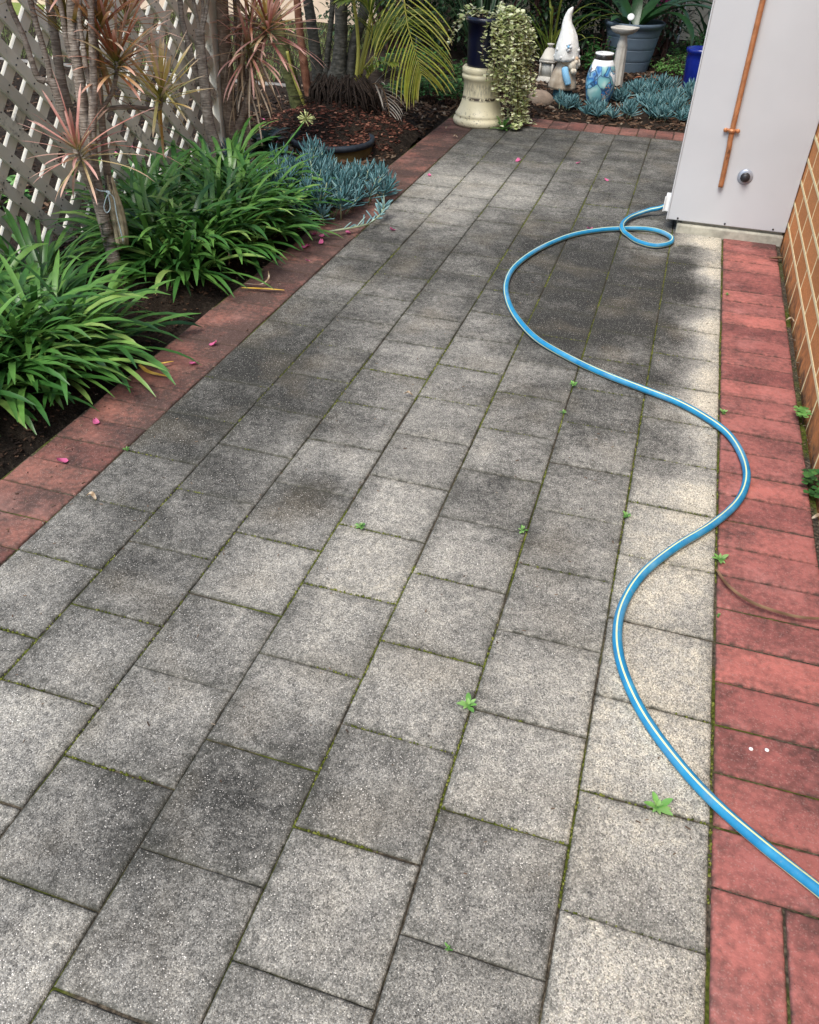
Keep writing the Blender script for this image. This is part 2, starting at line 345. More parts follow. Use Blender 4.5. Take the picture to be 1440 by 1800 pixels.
PW = .235
blobs = [(-1.35, .55, .35, .28), (-.95, -.05, .25, .3), (-1.5, 1.25, .42, .42), (-1.5, 1.8, .35, .32), (-1.05, .93, .12, .45), (-1.0, 2.7, .4, .12), (-.45, 1.6, .32, .22), (-.45, 2.25, .35, .33), (-.60, 2.15, .14, .4),
         (-.3, 2.8, .35, .28), (-.75, 3.2, .35, .25), (-.16, 3.05, .07, .55), (-.17, 3.25, .06, .55), (-.19, 2.75, .09, .35), (-.2, 2.3, .1, .3), (-.2, 1.9, .1, .25), (-.26, 3.45, .08, .3),
         (-.04, 2.4, .10, -.55), (-.04, 3.0, .10, -.5), (-.05, 1.8, .10, -.42), (-.06, 1.2, .12, -.32), (-.1, 3.38, .1, -.5), (-.03, 2.0, .09, -.3), (-.3, 3.3, .10, -.35), (-.1, .4, .25, -.22), (-.1, .9, .15, -.2),
         (-.85, .7, .25, -.18), (-.85, 1.25, .25, -.12), (-1.2, 1.0, .2, -.14), (-1.4, 3.3, .3, -.28), (-1.5, 3.9, .35, -.25), (-1.1, 3.9, .3, -.2), (-.75, 4.3, .3, -.02), (-1.5, 2.75, .3, .22), (-1.3, 5.0, .5, .12), (-.6, 5.0, .5, .05), (-.8, .1, .2, .1), (-1.2, 2.2, .5, .05), (-.55, 1.05, .2, .12)]
def dirt_and_tone(x, y):
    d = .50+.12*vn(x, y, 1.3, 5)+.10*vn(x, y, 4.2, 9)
    d += .14*max(0, min(1, (y-1.2)/1.5))+.10*max(0, min(1, (y-2.4)/1.5))  # overall tone gets darker towards the far end of the path
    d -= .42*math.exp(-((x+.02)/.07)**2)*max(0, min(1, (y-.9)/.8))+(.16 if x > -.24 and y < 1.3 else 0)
    for bx, by, r, a in blobs:
        q = ((x-bx)**2+(y-by)**2)/(r*r)
        if q < 6: d += a*math.exp(-q)
    return d
def paver(mb, x0, y0, x1, y1, nu, nv, dfun, zj=.0010, rin=.0032, g=.0018):
    if y1-y0 < .02 or x1-x0 < .02: return
    rnd = random.random(); z0 = random.uniform(-zj, zj); tx = random.uniform(-zj, zj); ty = random.uniform(-zj, zj); off = random.uniform(-.055, .055)
    x0 += g+random.uniform(-.0007, .0007); x1 -= g+random.uniform(-.0007, .0007); y0 += g+random.uniform(-.0007, .0007); y1 -= g+random.uniform(-.0007, .0007)
    us = [0, rin/(x1-x0), .03+rin/(x1-x0)]+[i/nu for i in range(1, nu)]+[.97-rin/(x1-x0), 1-rin/(x1-x0), 1]; wv = [0, rin/(y1-y0), .03+rin/(y1-y0)]+[i/nv for i in range(1, nv)]+[.97-rin/(y1-y0), 1-rin/(y1-y0), 1]
    vs = []; cs = []; nu_ = len(us); nv_ = len(wv)
    for j, v in enumerate(wv):
        for i, u in enumerate(us):
            e = i in (0, nu_-1) or j in (0, nv_-1); e2 = i in (0, 1, nu_-2, nu_-1) or j in (0, 1, nv_-2, nv_-1)
            x = x0+(x1-x0)*u; y = y0+(y1-y0)*v
            if e: x += random.uniform(-.0006, .0006); y += random.uniform(-.0006, .0006)
            e3 = i in (2, nu_-3) or j in (2, nv_-3); ed = 1.0 if e else (.5 if e2 else (.3 if e3 else 0.0))
            vs.append((x, y, z0+tx*(u-.5)*2+ty*(v-.5)*2-(.0024 if e else 0)-(random.random()**6*.002 if e2 else 0)))
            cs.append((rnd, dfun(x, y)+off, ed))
    fs = [(j*nu_+i, j*nu_+i+1, (j+1)*nu_+i+1, (j+1)*nu_+i) for j in range(nv_-1) for i in range(nu_-1)]
    rim = [i for i in range(nu_)]+[j*nu_+nu_-1 for j in range(1, nv_)]+[(nv_-1)*nu_+i for i in range(nu_-2, -1, -1)]+[j*nu_ for j in range(nv_-2, 0, -1)]
    b = len(vs); vs += [(vs[i][0], vs[i][1], -.03) for i in rim]; cs += [(rnd, 1.0, 1.0)]*len(rim); L = len(rim)
    fs += [(rim[k], b+k, b+(k+1) % L, rim[(k+1) % L]) for k in range(L)]
    mb.add(vs, fs, cs)
YF = 5.36
mb = MB()
for k in range(7):
    j = -6+(.5 if k % 2 else 0)
    while j*PW < YF:
        y0 = j*PW; y1 = min(YF, y0+PW)
        if y0 < -1.3: j += 1; continue
        sh = random.uniform(-.002, .002)
        paver(mb, -(k+1)*PW, y0+sh, -k*PW, y1+sh, 6, 6, dirt_and_tone); j += 1
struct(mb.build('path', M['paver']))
mb = MB(); mb.box((-1.885, -1.4, -.06), (.262, 5.60, -.0062)); struct(mb.build('joint_sand', M['joint']))
# red brick edgings
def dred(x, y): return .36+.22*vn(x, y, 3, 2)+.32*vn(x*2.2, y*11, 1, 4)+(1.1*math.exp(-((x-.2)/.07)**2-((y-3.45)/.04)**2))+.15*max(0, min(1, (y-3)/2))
def dred2(x, y): return .55+.3*vn(x, y, 4, 7)-.25*math.exp(-((x+1.86)/.05)**2)+(.25 if x < -1.6 and y > 1.6 else 0)
mb = MB(); y = .1175
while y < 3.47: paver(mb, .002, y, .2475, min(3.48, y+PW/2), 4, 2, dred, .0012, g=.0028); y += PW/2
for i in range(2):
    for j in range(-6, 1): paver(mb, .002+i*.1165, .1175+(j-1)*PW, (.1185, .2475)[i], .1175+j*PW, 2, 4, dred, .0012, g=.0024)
for sx, sy in [(0.0721, 0.4261), (0.1018, 0.4333)]:
    mb.lathe([(.0042, 0), (.0042, .0012), (.003, .0018)], 9, (sx, sy, .0005), mat=1)
struct(mb.build('brick_edging', [M['red'], M['spot']]))
mb = MB(); y = -1.2925
while y < 5.36: paver(mb, -1.645-PW, y, -1.647, y+PW/2, 4, 2, dred2, .0018, .0036, .0024); y += PW/2
struct(mb.build('brick_edging', M['red2']))
mb = MB(); x = -1.64
while x < .2: paver(mb, x, 5.365, x+.119, 5.60, 2, 4, lambda x, y: .4+.3*vn(x, y, 5), .0025, .006); x += .119
struct(mb.build('brick_edging', M['red2']))
# moss crumbs in the joints (uncountable)
mb = MB()
def moss(x, y):
    if vn(x, y, 2.1, 11)+.5*vn(x, y, 7, 2) < .0: return
    r = random.uniform(.0012, .0034)
    vs = [(x+r*random.uniform(.7, 1.3)*math.cos(a), y+r*random.uniform(.7, 1.3)*math.sin(a), -.004) for a in (0, 1.26, 2.5, 3.8, 5.0)]+[(x, y, random.uniform(-.002, .0022))]
    mb.add(vs, [(i, (i+1) % 5, 5) for i in range(5)], (random.random(), .5, 0))
for i in range(15000):
    k = random.choice((0, 1, 2, 2, 3, 3, 4, 4, 5, 6)); y = random.uniform(.0, 4.6)
    if random.random() < .62: moss(-k*PW+random.gauss(0, .0012), y)
    else:
        j = random.randint(0, 19)+(.5 if k % 2 else 0); moss(-(k+random.random())*PW, j*PW+random.gauss(0, .0016))
struct(mb.build('joint_moss', mat_leaf('joint_moss', [(0, (.035, .045, .008)), (.6, (.10, .12, .02)), (1, (.20, .21, .05))], rough=.95, trans=.05, spec=.1)), 'stuff')
# lawn, kerb
mb = MB(); mb.box((-14, 5.85, -.06), (-3.32, 9.1, .012)); struct(mb.build('lawn', M['lawn']))
mb = MB()
for i in range(16000):
    x = -3.34-random.random()**1.3*4; y = 5.9+random.random()*3.1
    mb.leaf((x, y, .0), random.uniform(0, 360), random.uniform(55, 88), random.uniform(.04, .09), .007, 50, 2)
struct(mb.build('lawn_grass', M['grass']), 'stuff')
mb = MB(); mb.bbox((-9, 5.78, -.05), (-3.27, 5.85, .03), .012); mb.bbox((-3.34, 5.85, -.05), (-3.27, 9.0, .03), .012); tag(mb.build('lawn_kerb', M['kerb']), 'low grey concrete kerb between the mulch bed and the lawn', 'kerb')
# house wall at right
mb = MB(); mb.box((.276, -2.2, -.1), (.52, 7.0, 2.5), mat=1)
BL, BH = .25, .0955
for c in range(27):
    y = -2.2-(BL/2 if c % 2 else 0)-.02
    z0 = .0-.002+c*BH
    while y < 7:
        a = max(y+.005, -2.195); b = min(y+BL-.005, 6.995)
        if b-a > .03: mb.box((.272, a, z0+.0055-(.09 if c == 0 else 0)), (.30, b, z0+BH-.0055), (random.random(), 0, 0))
        mb.box((.2712, a-.010, z0+.0065-(.09 if c == 0 else 0)), (.29, a, z0+BH-.0065), mat=1)
        y += BL
    mb.box((.2704, -2.195, z0+BH-.0068), (.29, 6.99, z0+BH+.0068), mat=1)
tag(mb.build('brick_wall', [M['hbrick'], M['mortar']]), 'orange brick house wall with cream mortar at the right of the path', 'wall')
# far fence
fr = thing('board_fence', 'beige diagonal board fence at the very back of the garden', 'fence', (.0, 10.0, 0))
mb = MB()
xf0 = Matrix.Translation((0, 10.05, 0))
for i in range(-12, 40):
    x = -2.6+i*.155; xf = Matrix.Translation((x, 10.05, .75)) @ Matrix.Rotation(R(38), 4, 'Y')
    mb.box((-.066, -.008, -1.3), (.066, .008, 1.3), (random.random(), 0, 0), xf=xf)
mb.build('board_panel', M['fence'], fr)
mb = MB(); mb.box((-3, 10.02, -.02), (2.8, 10.04, .09)); mb.box((-3, 10.02, 1.6), (2.8, 10.04, 1.7)); mb.build('rail', M['fence'], fr)
for x in (-2.9, -1.5, -.02, 1.3):
    mb = MB(); mb.box((x, 10.07, -.1), (x+.09, 10.16, 1.75)); mb.build('post', M['fence'], fr)
mb = MB(); mb.box((-12, 9.1, -.1), (-3.3, 9.3, 2.6)); tag(mb.build('rendered_wall', M['hwall']), 'plain cream rendered wall beyond the lawn', 'wall')

# ======================= LATTICE FENCE =======================
lf = thing('lattice_fence', 'beige timber lattice fence along the left garden bed', 'fence', (-2.82, 2.2, 0))
LX = -2.80; Y0, Y1, ZT = .3, 3.73, 1.55
def slat(mb, cst, sgn, x0, x1):
    # centre line y + sgn*z = cst
    pts = []
    for z in (-.03, ZT): pts.append((cst-sgn*z, z))
    (ya, za), (yb, zb) = pts
    def clip(yv): return za+(zb-za)*(yv-ya)/(yb-ya)
    if ya > Y1: za, ya = clip(Y1), Y1
    if ya < Y0: za, ya = clip(Y0), Y0
    if yb > Y1: zb, yb = za+(zb-za)*0+(cst-Y1)*sgn, Y1
    if yb < Y0: zb, yb = (cst-Y0)*sgn, Y0
    L = math.hypot(yb-ya, zb-za)
    if L < .06: return
    ang = math.atan2(zb-za, yb-ya); hw = .0235; r = random.random(); jt = random.uniform(-.004, .004)
    xf = Matrix.Translation((0, ya, za+jt)) @ Matrix.Rotation(ang, 4, 'X')
    mb.box((x0, 0, -hw), (x1, L, hw), (r, 0, 0), xf=xf)
fb = MB(); bb = MB(); ns = MB()
for i in range(-8, 40):
    slat(fb, 2.253-.160*8+.160*i-.9, 1, LX, LX+.014)
for i in range(-16, 28): slat(bb, 1.80+.155*(i-6), -1, LX-.020, LX-.002)
for i in range(-8, 40):
    c1 = 2.253-.160*8+.160*i-.9
    for j in range(-16, 28):
        c2 = 1.80+.155*(j-6); y = (c1+c2)/2; z = (c1-c2)/2
        if Y0+.03 < y < Y1-.03 and .02 < z < 1.3:
            for q in (-1, 1): fb.lathe([(.0035, 0), (.0035, .0015)], 6, (0, 0, 0), (0, 0, 1), mat=1, tilt=Matrix.Translation((LX+.0142, y+q*.008, z+q*.010)) @ Matrix.Rotation(R(90), 4, 'Y'))
fb.build('front_slats', [M['lattice'], M['rubber']], lf); bb.build('back_slats', M['lattice'], lf)
for y in (.25, 3.735):
    mb = MB(); mb.bbox((LX-.06, y, -.1), (LX+.022, y+.085, ZT+.08), .004, (random.random(), 0, 0)); mb.build('post', M['lattice'], lf)
mb = MB(); mb.bbox((LX-.03, .336, ZT), (LX+.03, 3.734, ZT+.045), .004); mb.build('top_rail', M['lattice'], lf)

# ======================= CABINET, PIPE, PLINTH, HOSE =======================
cb = thing('utility_cabinet', 'tall grey metal utility cabinet against the brick wall', 'cabinet', (0, 3.7, .04))
mb = MB(); mb.bbox((-.271, 3.48, .055), (.268, 3.92, 1.75), .004); mb.build('body', M['cab'], cb)
mb = MB(); mb.bbox((-.277, 3.476, .055), (-.271, 3.50, 1.75), .0015); mb.build('edge_flange', M['cab'], cb)
mb = MB(); mb.bbox((-.297, 3.50, .085), (-.2745, 3.55, .16), .003); mb.bbox((-.302, 3.49, .085), (-.297, 3.50, .155), .002); mb.build('side_bracket', M['white'], cb)
pp = [(-.067, 3.468, .232), (-.068, 3.468, .29), (-.071, 3.464, .36), (-.073, 3.462, .41), (-.078, 3.462, .5), (-.084, 3.462, .97), (-.088, 3.462, 1.4)]
mb = MB(); mb.tube(spline(pp, 6), .0115, 14, cap=True); pipe = mb.build('drain_pipe', M['copper'], cb)
mb = MB(); mb.tube([(-.078, 3.463, .466), (-.0784, 3.463, .482)], .0155, 16); mb.bbox((-.112, 3.466, .468), (-.046, 3.4795, .480), .004)
mb.lathe([(.009, 0), (.009, .003), (.005, .005)], 12, (0, 0, 0), tilt=Matrix.Translation((-.106, 3.468, .474)) @ Matrix.Rotation(R(90), 4, 'X'))
mb.lathe([(.009, 0), (.009, .003), (.005, .005)], 12, (0, 0, 0), tilt=Matrix.Translation((-.052, 3.468, .474)) @ Matrix.Rotation(R(90), 4, 'X')); mb.build('pipe_clip', M['copper'], cb)
mb = MB(); xf = Matrix.Translation((.029, 3.4795, .284)) @ Matrix.Rotation(R(90), 4, 'X')
mb.lathe([(.034, 0), (.034, .002), (.028, .006), (.018, .008), (.0, .009)], 32, tilt=xf); ws = mb.build('drain_washer', M['steel'], cb)
mb = MB(); mb.lathe([(.0185, .0), (.0185, .018), (.0165, .021), (0, .021)], 6, tilt=xf @ Matrix.Translation((0, 0, .006))); mb.lathe([(.021, 0), (.021, .009), (.0, .009)], 20, tilt=xf @ Matrix.Translation((0, 0, .004))); mb.build('drain_bolt', M['rubber'], cb)
for x in (-.224, -.006, .212):
    mb = MB(); mb.lathe([(.0045, 0), (.0045, .002), (.0025, .003)], 10, tilt=Matrix.Translation((x, 3.4795, .066)) @ Matrix.Rotation(R(90), 4, 'X')); mb.build('screw', M['rubber'], cb)
mb = MB(); mb.bbox((-.222, 3.472, -.05), (.267, 3.93, .041), .007); mb.bbox((-.20, 3.50, .04), (.26, 3.9, .058), .003)
tag(mb.build('concrete_plinth', M['plinth']), 'rough mossy concrete slab under the grey cabinet', 'plinth')

hp = [(0.2672, 0.0865, 0.011), (0.2207, 0.1178, 0.011), (0.1721, 0.1549, 0.011), (0.0839, 0.2118, 0.011), (-0.0029, 0.2763, 0.011), (-0.0776, 0.353, 0.011), (-0.1439, 0.4447, 0.011), (-0.192, 0.5523, 0.011), (-0.2106, 0.6513, 0.011), (-0.205, 0.7485, 0.011), (-0.1715, 0.8634, 0.011), (-0.1042, 0.9873, 0.011), (-0.0168, 1.1141, 0.011), (0.0479, 1.2405, 0.011), (0.0747, 1.3619, 0.011), (0.0654, 1.4796, 0.011), (0.0253, 1.5964, 0.011), (-0.0433, 1.6775, 0.011), (-0.1334, 1.746, 0.011), (-0.2455, 1.7961, 0.011), (-0.3833, 1.8584, 0.011), (-0.5111, 1.9357, 0.011), (-0.6408, 2.0401, 0.011), (-0.744, 2.1878, 0.011), (-0.814, 2.3423, 0.011), (-0.8566, 2.5106, 0.011), (-0.8613, 2.71, 0.011), (-0.8056, 2.9519, 0.011), (-0.6987, 3.1861, 0.011), (-0.5813, 3.3174, 0.011), (-0.4798, 3.3837, 0.011), (-0.3748, 3.4253, 0.011), (-0.2931, 3.4142, 0.011), (-0.2359, 3.3435, 0.011), (-0.2418, 3.2592, 0.011), (-0.3054, 3.2022, 0.011), (-0.3859, 3.235, 0.011), (-0.4439, 3.3203, 0.011)]
hp += [(-0.472, 3.3523, 0.03), (-0.4681, 3.4514, 0.03), (-0.439, 3.5725, 0.022), (-0.3696, 3.6687, 0.03), (-0.2923, 3.7187, 0.05), (-0.2, 3.95, 0.1)]
hs = spline(hp, 10); hs = [Vector((p.x, p.y, max(p.z, .0125)+.0015)) for p in hs]
mb = MB(); NH = 48
def hcf(i, k):
    tw = .55+1.6*math.sin(i*.013)+.4*math.sin(i*.041); return (0, i/len(hs), .5+.5*math.cos(3*(2*math.pi*k/NH+tw)))
mb.tube(hs, .0108, NH, cf=hcf)
tag(mb.build('garden_hose', M['hose']), 'bright blue garden hose with pale stripes winding over the pavers', 'hose')

# ======================= WEEDS, PETALS, DEAD LEAVES =======================
oval = lambda t: max(.05, math.sin(math.pi*min(1, t**.8*.98+.02))**.8*(.45+.75*t) if t < .98 else .1)
def weed(x, y, dia, label, n=8, name='weed', cat='weed', mat='weed'):
    t = thing(name, label, cat, (x, y, 0), 'weeds in the paving joints'); mb = MB()
    for i in range(n):
        L = dia*.5*random.uniform(.55, 1.2)
        mb.leaf((x+random.uniform(-.002, .002), y+random.uniform(-.002, .002), .002), i*360/n+random.uniform(-18, 18), random.uniform(25, 50), L, L*.46, random.uniform(30, 60), 6, .2, prof=oval, extra=0)
    for i in range(n//2):
        L = dia*.28
        mb.leaf((x, y, .006), i*720/n+random.uniform(-18, 18), random.uniform(55, 75), L, L*.5, 30, 5, .25, rnd=.9, prof=oval)
    mb.build('leaf_rosette', M[mat], t); mb = MB(); mb.tube([(x, y, -.01), (x+.001, y, .008)], .0018, 6); mb.build('stem', M['weed'], t)
for (x, y), d, lb, n in [((-0.0941, 0.2354), 0.052, 'largest weed rosette in the right grey column, nearest the hose bottom', 9), ((-0.4748, 0.3508), 0.05, 'upright bright green weed at the middle joint of the foreground pavers', 7), ((-0.8793, 0.8217), 0.036, 'small spiky weed in the moss joint left of the paving centre', 9), ((-0.4815, 0.9449), 0.036, 'weed in the dark joint between the two hose curves', 6), ((0.0071, 0.9909), 0.05, 'weed beside the red edging where the hose crosses it', 7), ((-0.2307, 1.0951), 0.034, 'weed in the joint left of the hose bend on the red bricks', 6), ((-0.4686, 1.7648), 0.034, 'weed just below the blue hose in the dark pavers', 7), ((-0.473, 1.572), 0.024, 'tiny pale weed below the one under the hose', 7), ((0.0122, 1.7426), 0.036, 'weed on the red edging joint above the right hose bend', 8), ((0.0065, 0.7854), 0.016, 'tiny weed on the red edging joint under the brown leaf', 6), ((-0.3904, -0.1183), 0.017, 'tiny four leaf weed in the foreground joint', 5), ((-1.6353, 0.9353), 0.026, 'small weed on the left red edging joint', 6), ((0.0222, 2.7532), 0.022, 'small weed high on the right red edging joint', 6)]:
    weed(x, y, d*1.1, lb, n)
def clover(x, y, s, label, mat, n=7):
    t = thing('clover', label, 'weed', (x, y, 0)); lv = MB(); st = MB()
    for i in range(n):
        a = random.uniform(0, 6.28); r = s*random.uniform(.2, 1); p = Vector((x-abs(math.cos(a))*r*.8, y+math.sin(a)*r, random.uniform(.015, .05)))
        st.tube([(x, y, -.01), (x+(p.x-x)*.4, y+(p.y-y)*.4, p.z*.8), p], .0009, 5)
        for k in range(3): lv.leaf(p, a*57+k*120, 8, .017, .018, 20, 5, .15, prof=lambda t: .15+.85*math.sin(min(1, t*1.0)*2.2))
    o_ = len(lv.v); lv.add(st.v, st.f, st.c, 1); lv.build('foliage', [M[mat], M['stem']], t)
clover(*(0.2573, 1.779), .035, 'light green clover growing in the gap beside the brick wall', 'weed')
clover(*(0.2607, 1.3943), .055, 'dark green clover at the foot of the brick wall', 'mid', 12)
t = thing('weed', 'long leaved weed in front of the cream pedestal', 'weed', (-1.4454, 5.1805, 0.0)); mb = MB()
for i in range(16): mb.leaf(t.location, i*22.5+random.uniform(-9, 9), random.uniform(15, 60), random.uniform(.06, .12), .014, 50, 6)
mb.build('leaf_rosette', M['weed'], t); mb = MB(); mb.tube([t.location, t.location+Vector((0, 0, .03))], .004, 6); mb.build('stem', M['weed'], t)
# petals
mb = MB(); L = .028
vs = []; cs = []
for i in range(7):
    t = i/6
    for j in range(5):
        s_ = j/4*2-1; wd = .011*math.sin(math.pi*(.12+.80*t))**.7
        vs.append(((t-.5)*L, s_*wd, .002+.006*(s_*s_)*t+.005*(t-.4)**2*4)); cs.append((.5, t, 0))
mb.add(vs, [(i*5+j, i*5+j+1, (i+1)*5+j+1, (i+1)*5+j) for i in range(6) for j in range(4)], cs)
proto = mb.build('petal', M['petal']); first = True
for (x, y, z), lb in [((-1.7236, 1.6197, 0.0), 'pink petal lying on the left red brick edging'), ((-1.7189, 1.466, 0.0), 'pink petal lying on the left red brick edging'), ((-1.7712, 0.8226, 0.0), 'pink petal lying on the left red brick edging'), ((-1.802, 1.0309, 0.0), 'pink petal lying on the left red brick edging'), ((-1.8833, 1.0192, 0.0), 'pink petal lying on the left red brick edging'), ((-1.8046, 2.625, 0.0), 'pink petal lying on the left red brick edging'), ((-1.7279, 2.4767, 0.0), 'pink petal lying on the left red brick edging'), ((-1.9346, 2.8677, 0.0), 'pink petal lying on the left red brick edging'), ((-1.8272, 2.7918, 0.0), 'pink petal in the cluster fallen below the blue succulent'), ((-1.789, 2.7822, 0.0), 'pink petal in the cluster fallen below the blue succulent'), ((-1.7578, 2.7058, 0.0), 'pink petal in the cluster fallen below the blue succulent'), ((-1.7984, 2.6429, 0.0), 'pink petal in the cluster fallen below the blue succulent'), ((-1.6901, 2.8709, 0.0), 'pink petal in the cluster fallen below the blue succulent'), ((-1.5082, 2.9851, 0.0), 'pink petal lying on the grey pavers'), ((-1.5988, 3.9254, 0.0), 'pink petal lying on the grey pavers'), ((-1.1887, 4.4446, 0.0), 'pink petal lying on the grey pavers'), ((-0.8429, 4.5229, 0.0), 'pink petal lying on the grey pavers'), ((-0.6396, 4.2272, 0.0), 'pink petal lying on the grey pavers'), ((-0.6198, 3.3544, 0.0), 'pink petal lying on the grey pavers'), ((-1.1926, 4.4293, 0.0), 'pink petal lying on the grey pavers'), ((-2.0532, 4.4626, 0.0), 'pink petal on the dark soil beside the far left edging'), ((-2.0723, 4.2498, 0.0), 'pink petal on the dark soil beside the far left edging'), ((-1.8999, 3.8609, 0.0), 'pink petal on the dark soil beside the far left edging'), ((-2.0023, 4.6547, 0.0), 'pink petal on the dark soil beside the far left edging'), ((-2.6494, 4.1759, 0.0), 'pink petal on the mulch near the planter ring'), ((-2.5258, 3.9868, 0.0), 'pink petal on the mulch near the planter ring'), ((-2.4845, 3.6782, 0.0), 'pink petal on the mulch near the planter ring'), ((-2.7418, 4.4122, 0.0), 'pink petal on the mulch near the planter ring'), ((-2.4685, 3.9164, 0.0), 'pink petal on the mulch near the planter ring'), ((-2.7611, 5.108, 0.0), 'pink petal on the mulch near the planter ring'), ((-2.8978, 4.5746, 0.0), 'pink petal on the mulch near the planter ring'), ((-2.9353, 5.1076, -0.0), 'pink petal on the mulch near the planter ring'), ((-3.0071, 4.7181, 0.0), 'pink petal on the mulch near the planter ring'), ((-3.5779, 2.857, 0.0), 'pink petal on the mulch behind the lattice fence'), ((-3.4292, 2.8131, 0.0), 'pink petal on the mulch behind the lattice fence'), ((-3.3849, 2.9043, 0.0), 'pink petal on the mulch behind the lattice fence'), ((-3.2026, 2.8041, 0.0), 'pink petal on the mulch behind the lattice fence'), ((-3.3073, 2.8321, 0.0), 'pink petal on the mulch behind the lattice fence'), ((-3.4156, 3.6082, 0.0), 'pink petal on the mulch behind the lattice fence'), ((-3.0115, 3.0046, 0.0), 'pink petal on the mulch behind the lattice fence'), ((-3.0013, 3.1156, 0.0), 'pink petal on the mulch behind the lattice fence'), ((-3.1147, 3.8326, 0.0), 'pink petal on the mulch behind the lattice fence'), ((-3.0249, 3.7744, 0.0), 'pink petal on the mulch behind the lattice fence'), ((-3.4249, 3.7844, 0.0), 'pink petal on the mulch behind the lattice fence'), ((-3.3617, 2.6611, 0.0), 'pink petal on the mulch behind the lattice fence'), ((-3.216, 2.8694, 0.0), 'pink petal on the mulch behind the lattice fence'), ((-3.2496, 3.0134, 0.0), 'pink petal on the mulch behind the lattice fence'), ((-3.5399, 3.0261, 0.0), 'pink petal on the mulch behind the lattice fence')]:
    o = proto if first else proto.copy()
    if not first: col.objects.link(o)
    first = False
    zz = .002 if x > -1.88 else soil_z(x, y)+.006
    o.location = (x, y, zz); o.rotation_euler = (random.uniform(-.25, .25), random.uniform(-.25, .25), random.uniform(0, 6.28)); k = random.uniform(.75, 1.15); o.scale = (k, k, k)
    tag(o, lb, 'petal', lb.replace('petal', 'petals', 1))
def dead(name, label, pts, wid, mat, cat='dead leaf', curl=.25):
    ps = spline([(p[0], p[1], p[2]+.004) for p in pts], 6); mb = MB(); vs = []; cs = []; N = len(ps)
    for i, p in enumerate(ps):
        t = i/(N-1); d = (ps[min(i+1, N-1)]-ps[max(i-1, 0)]); s_ = Vector((-d.y, d.x, 0)).normalized(); h = wid/2*max(.08, math.sin(math.pi*min(.97, .1+.85*t))**.6)
        vs += [p-s_*h+Vector((0, 0, h*curl*2)), p, p+s_*h+Vector((0, 0, h*curl*2))]; cs += [(.5+.4*math.sin(i), t, 0)]*3
    mb.add(vs, [q for i in range(N-1) for q in ((i*3, i*3+1, i*3+4, i*3+3), (i*3+1, i*3+2, i*3+5, i*3+4))], cs)
    tag(mb.build(name, M[mat]), label, cat)
dead('dead_leaf', 'long curved brown dead leaf lying across the right red bricks', [(-0.0015, 0.9452, 0.004), (0.0264, 0.8836, 0.01), (0.0767, 0.8396, 0.012), (0.1517, 0.8261, 0.01), (0.2056, 0.8269, 0.014), (0.2639, 0.8547, 0.01)], .011, 'bleaf')
dead('dead_leaf', 'yellow dead leaf on the left red edging near the front clump', [(-1.8603, 1.3648, 0.02), (-1.8125, 1.3432, 0.01), (-1.7471, 1.3458, 0.006)], .016, 'yleaf')
dead('dead_leaf', 'thin yellow dead leaf beside the front green clump', [(-1.8262, 1.3687, 0.02), (-1.8035, 1.4105, 0.012), (-1.777, 1.4418, 0.01)], .008, 'yleaf')
dead('dead_leaf', 'yellow dead leaf below the middle green clump', [(-1.8443, 2.0813, 0.012), (-1.7701, 2.1076, 0.008), (-1.683, 2.1336, 0.006)], .013, 'yleaf')
dead('dead_leaf', 'pale curled dead leaf below the middle green clump', [(-1.8569, 2.1314, 0.01), (-1.7899, 2.1392, 0.012), (-1.7762, 2.1865, 0.02), (-1.8067, 2.2525, 0.025)], .008, 'dry')
dead('dead_leaf', 'small dry leaf on the top red brick by the cabinet', [(0.2034, 3.2432, 0.004), (0.2396, 3.2269, 0.012), (0.2676, 3.2699, 0.006)], .022, 'bleaf', curl=.4)
for i, (u_, lb) in enumerate(zip([(0.2562, 2.5603, 0.0), (0.2556, 1.2487, 0.0), (-1.8034, 5.0401, 0.0), (-1.6866, 4.824, 0.0), (-0.9664, 1.5042, 0.0), (-1.5926, 0.7041, 0.0)], ('pale dry leaf in the gap beside the wall, upper one', 'pale dry leaf in the gap beside the wall, lower one', 'yellowish flower scrap left of the cream pedestal', 'yellowish flower scrap at the corner of the far edging', 'brown twig scrap on the middle pavers', 'pale chip on the left red edging'))):
    a = random.uniform(0, 6.28); L = .016; dead('leaf_scrap', lb, [(u_[0]-math.cos(a)*L, u_[1]-math.sin(a)*L, .002), (u_[0], u_[1], .012), (u_[0]+math.cos(a+.5)*L, u_[1]+math.sin(a+.5)*L, .003)], .012, 'dry', 'leaf scrap', .4)
# loose debris on paving (uncountable)
mb = MB()
for i in range(1700):
    if random.random() < .5: x = -1.645-random.random()**1.5*.30; y = random.uniform(.2, 5.2)
    elif random.random() < .35: x = .238+random.uniform(0, .03); y = random.uniform(.5, 3.45)
    else: x = random.uniform(-1.65, 0); y = random.uniform(.0, 5.3)
    s_ = random.uniform(.0007, .0018); xf = Matrix.Translation((x, y, .0015)) @ Matrix.Rotation(random.uniform(0, 6.28), 4, 'Z')
    mb.box((-s_*random.uniform(1, 3.5), -s_*.6, 0), (s_*random.uniform(1, 3.5), s_*.6, s_*.7), (random.random()**.4, 0, 0), xf=xf)
struct(mb.build('paving_debris', M['mulch']), 'stuff')
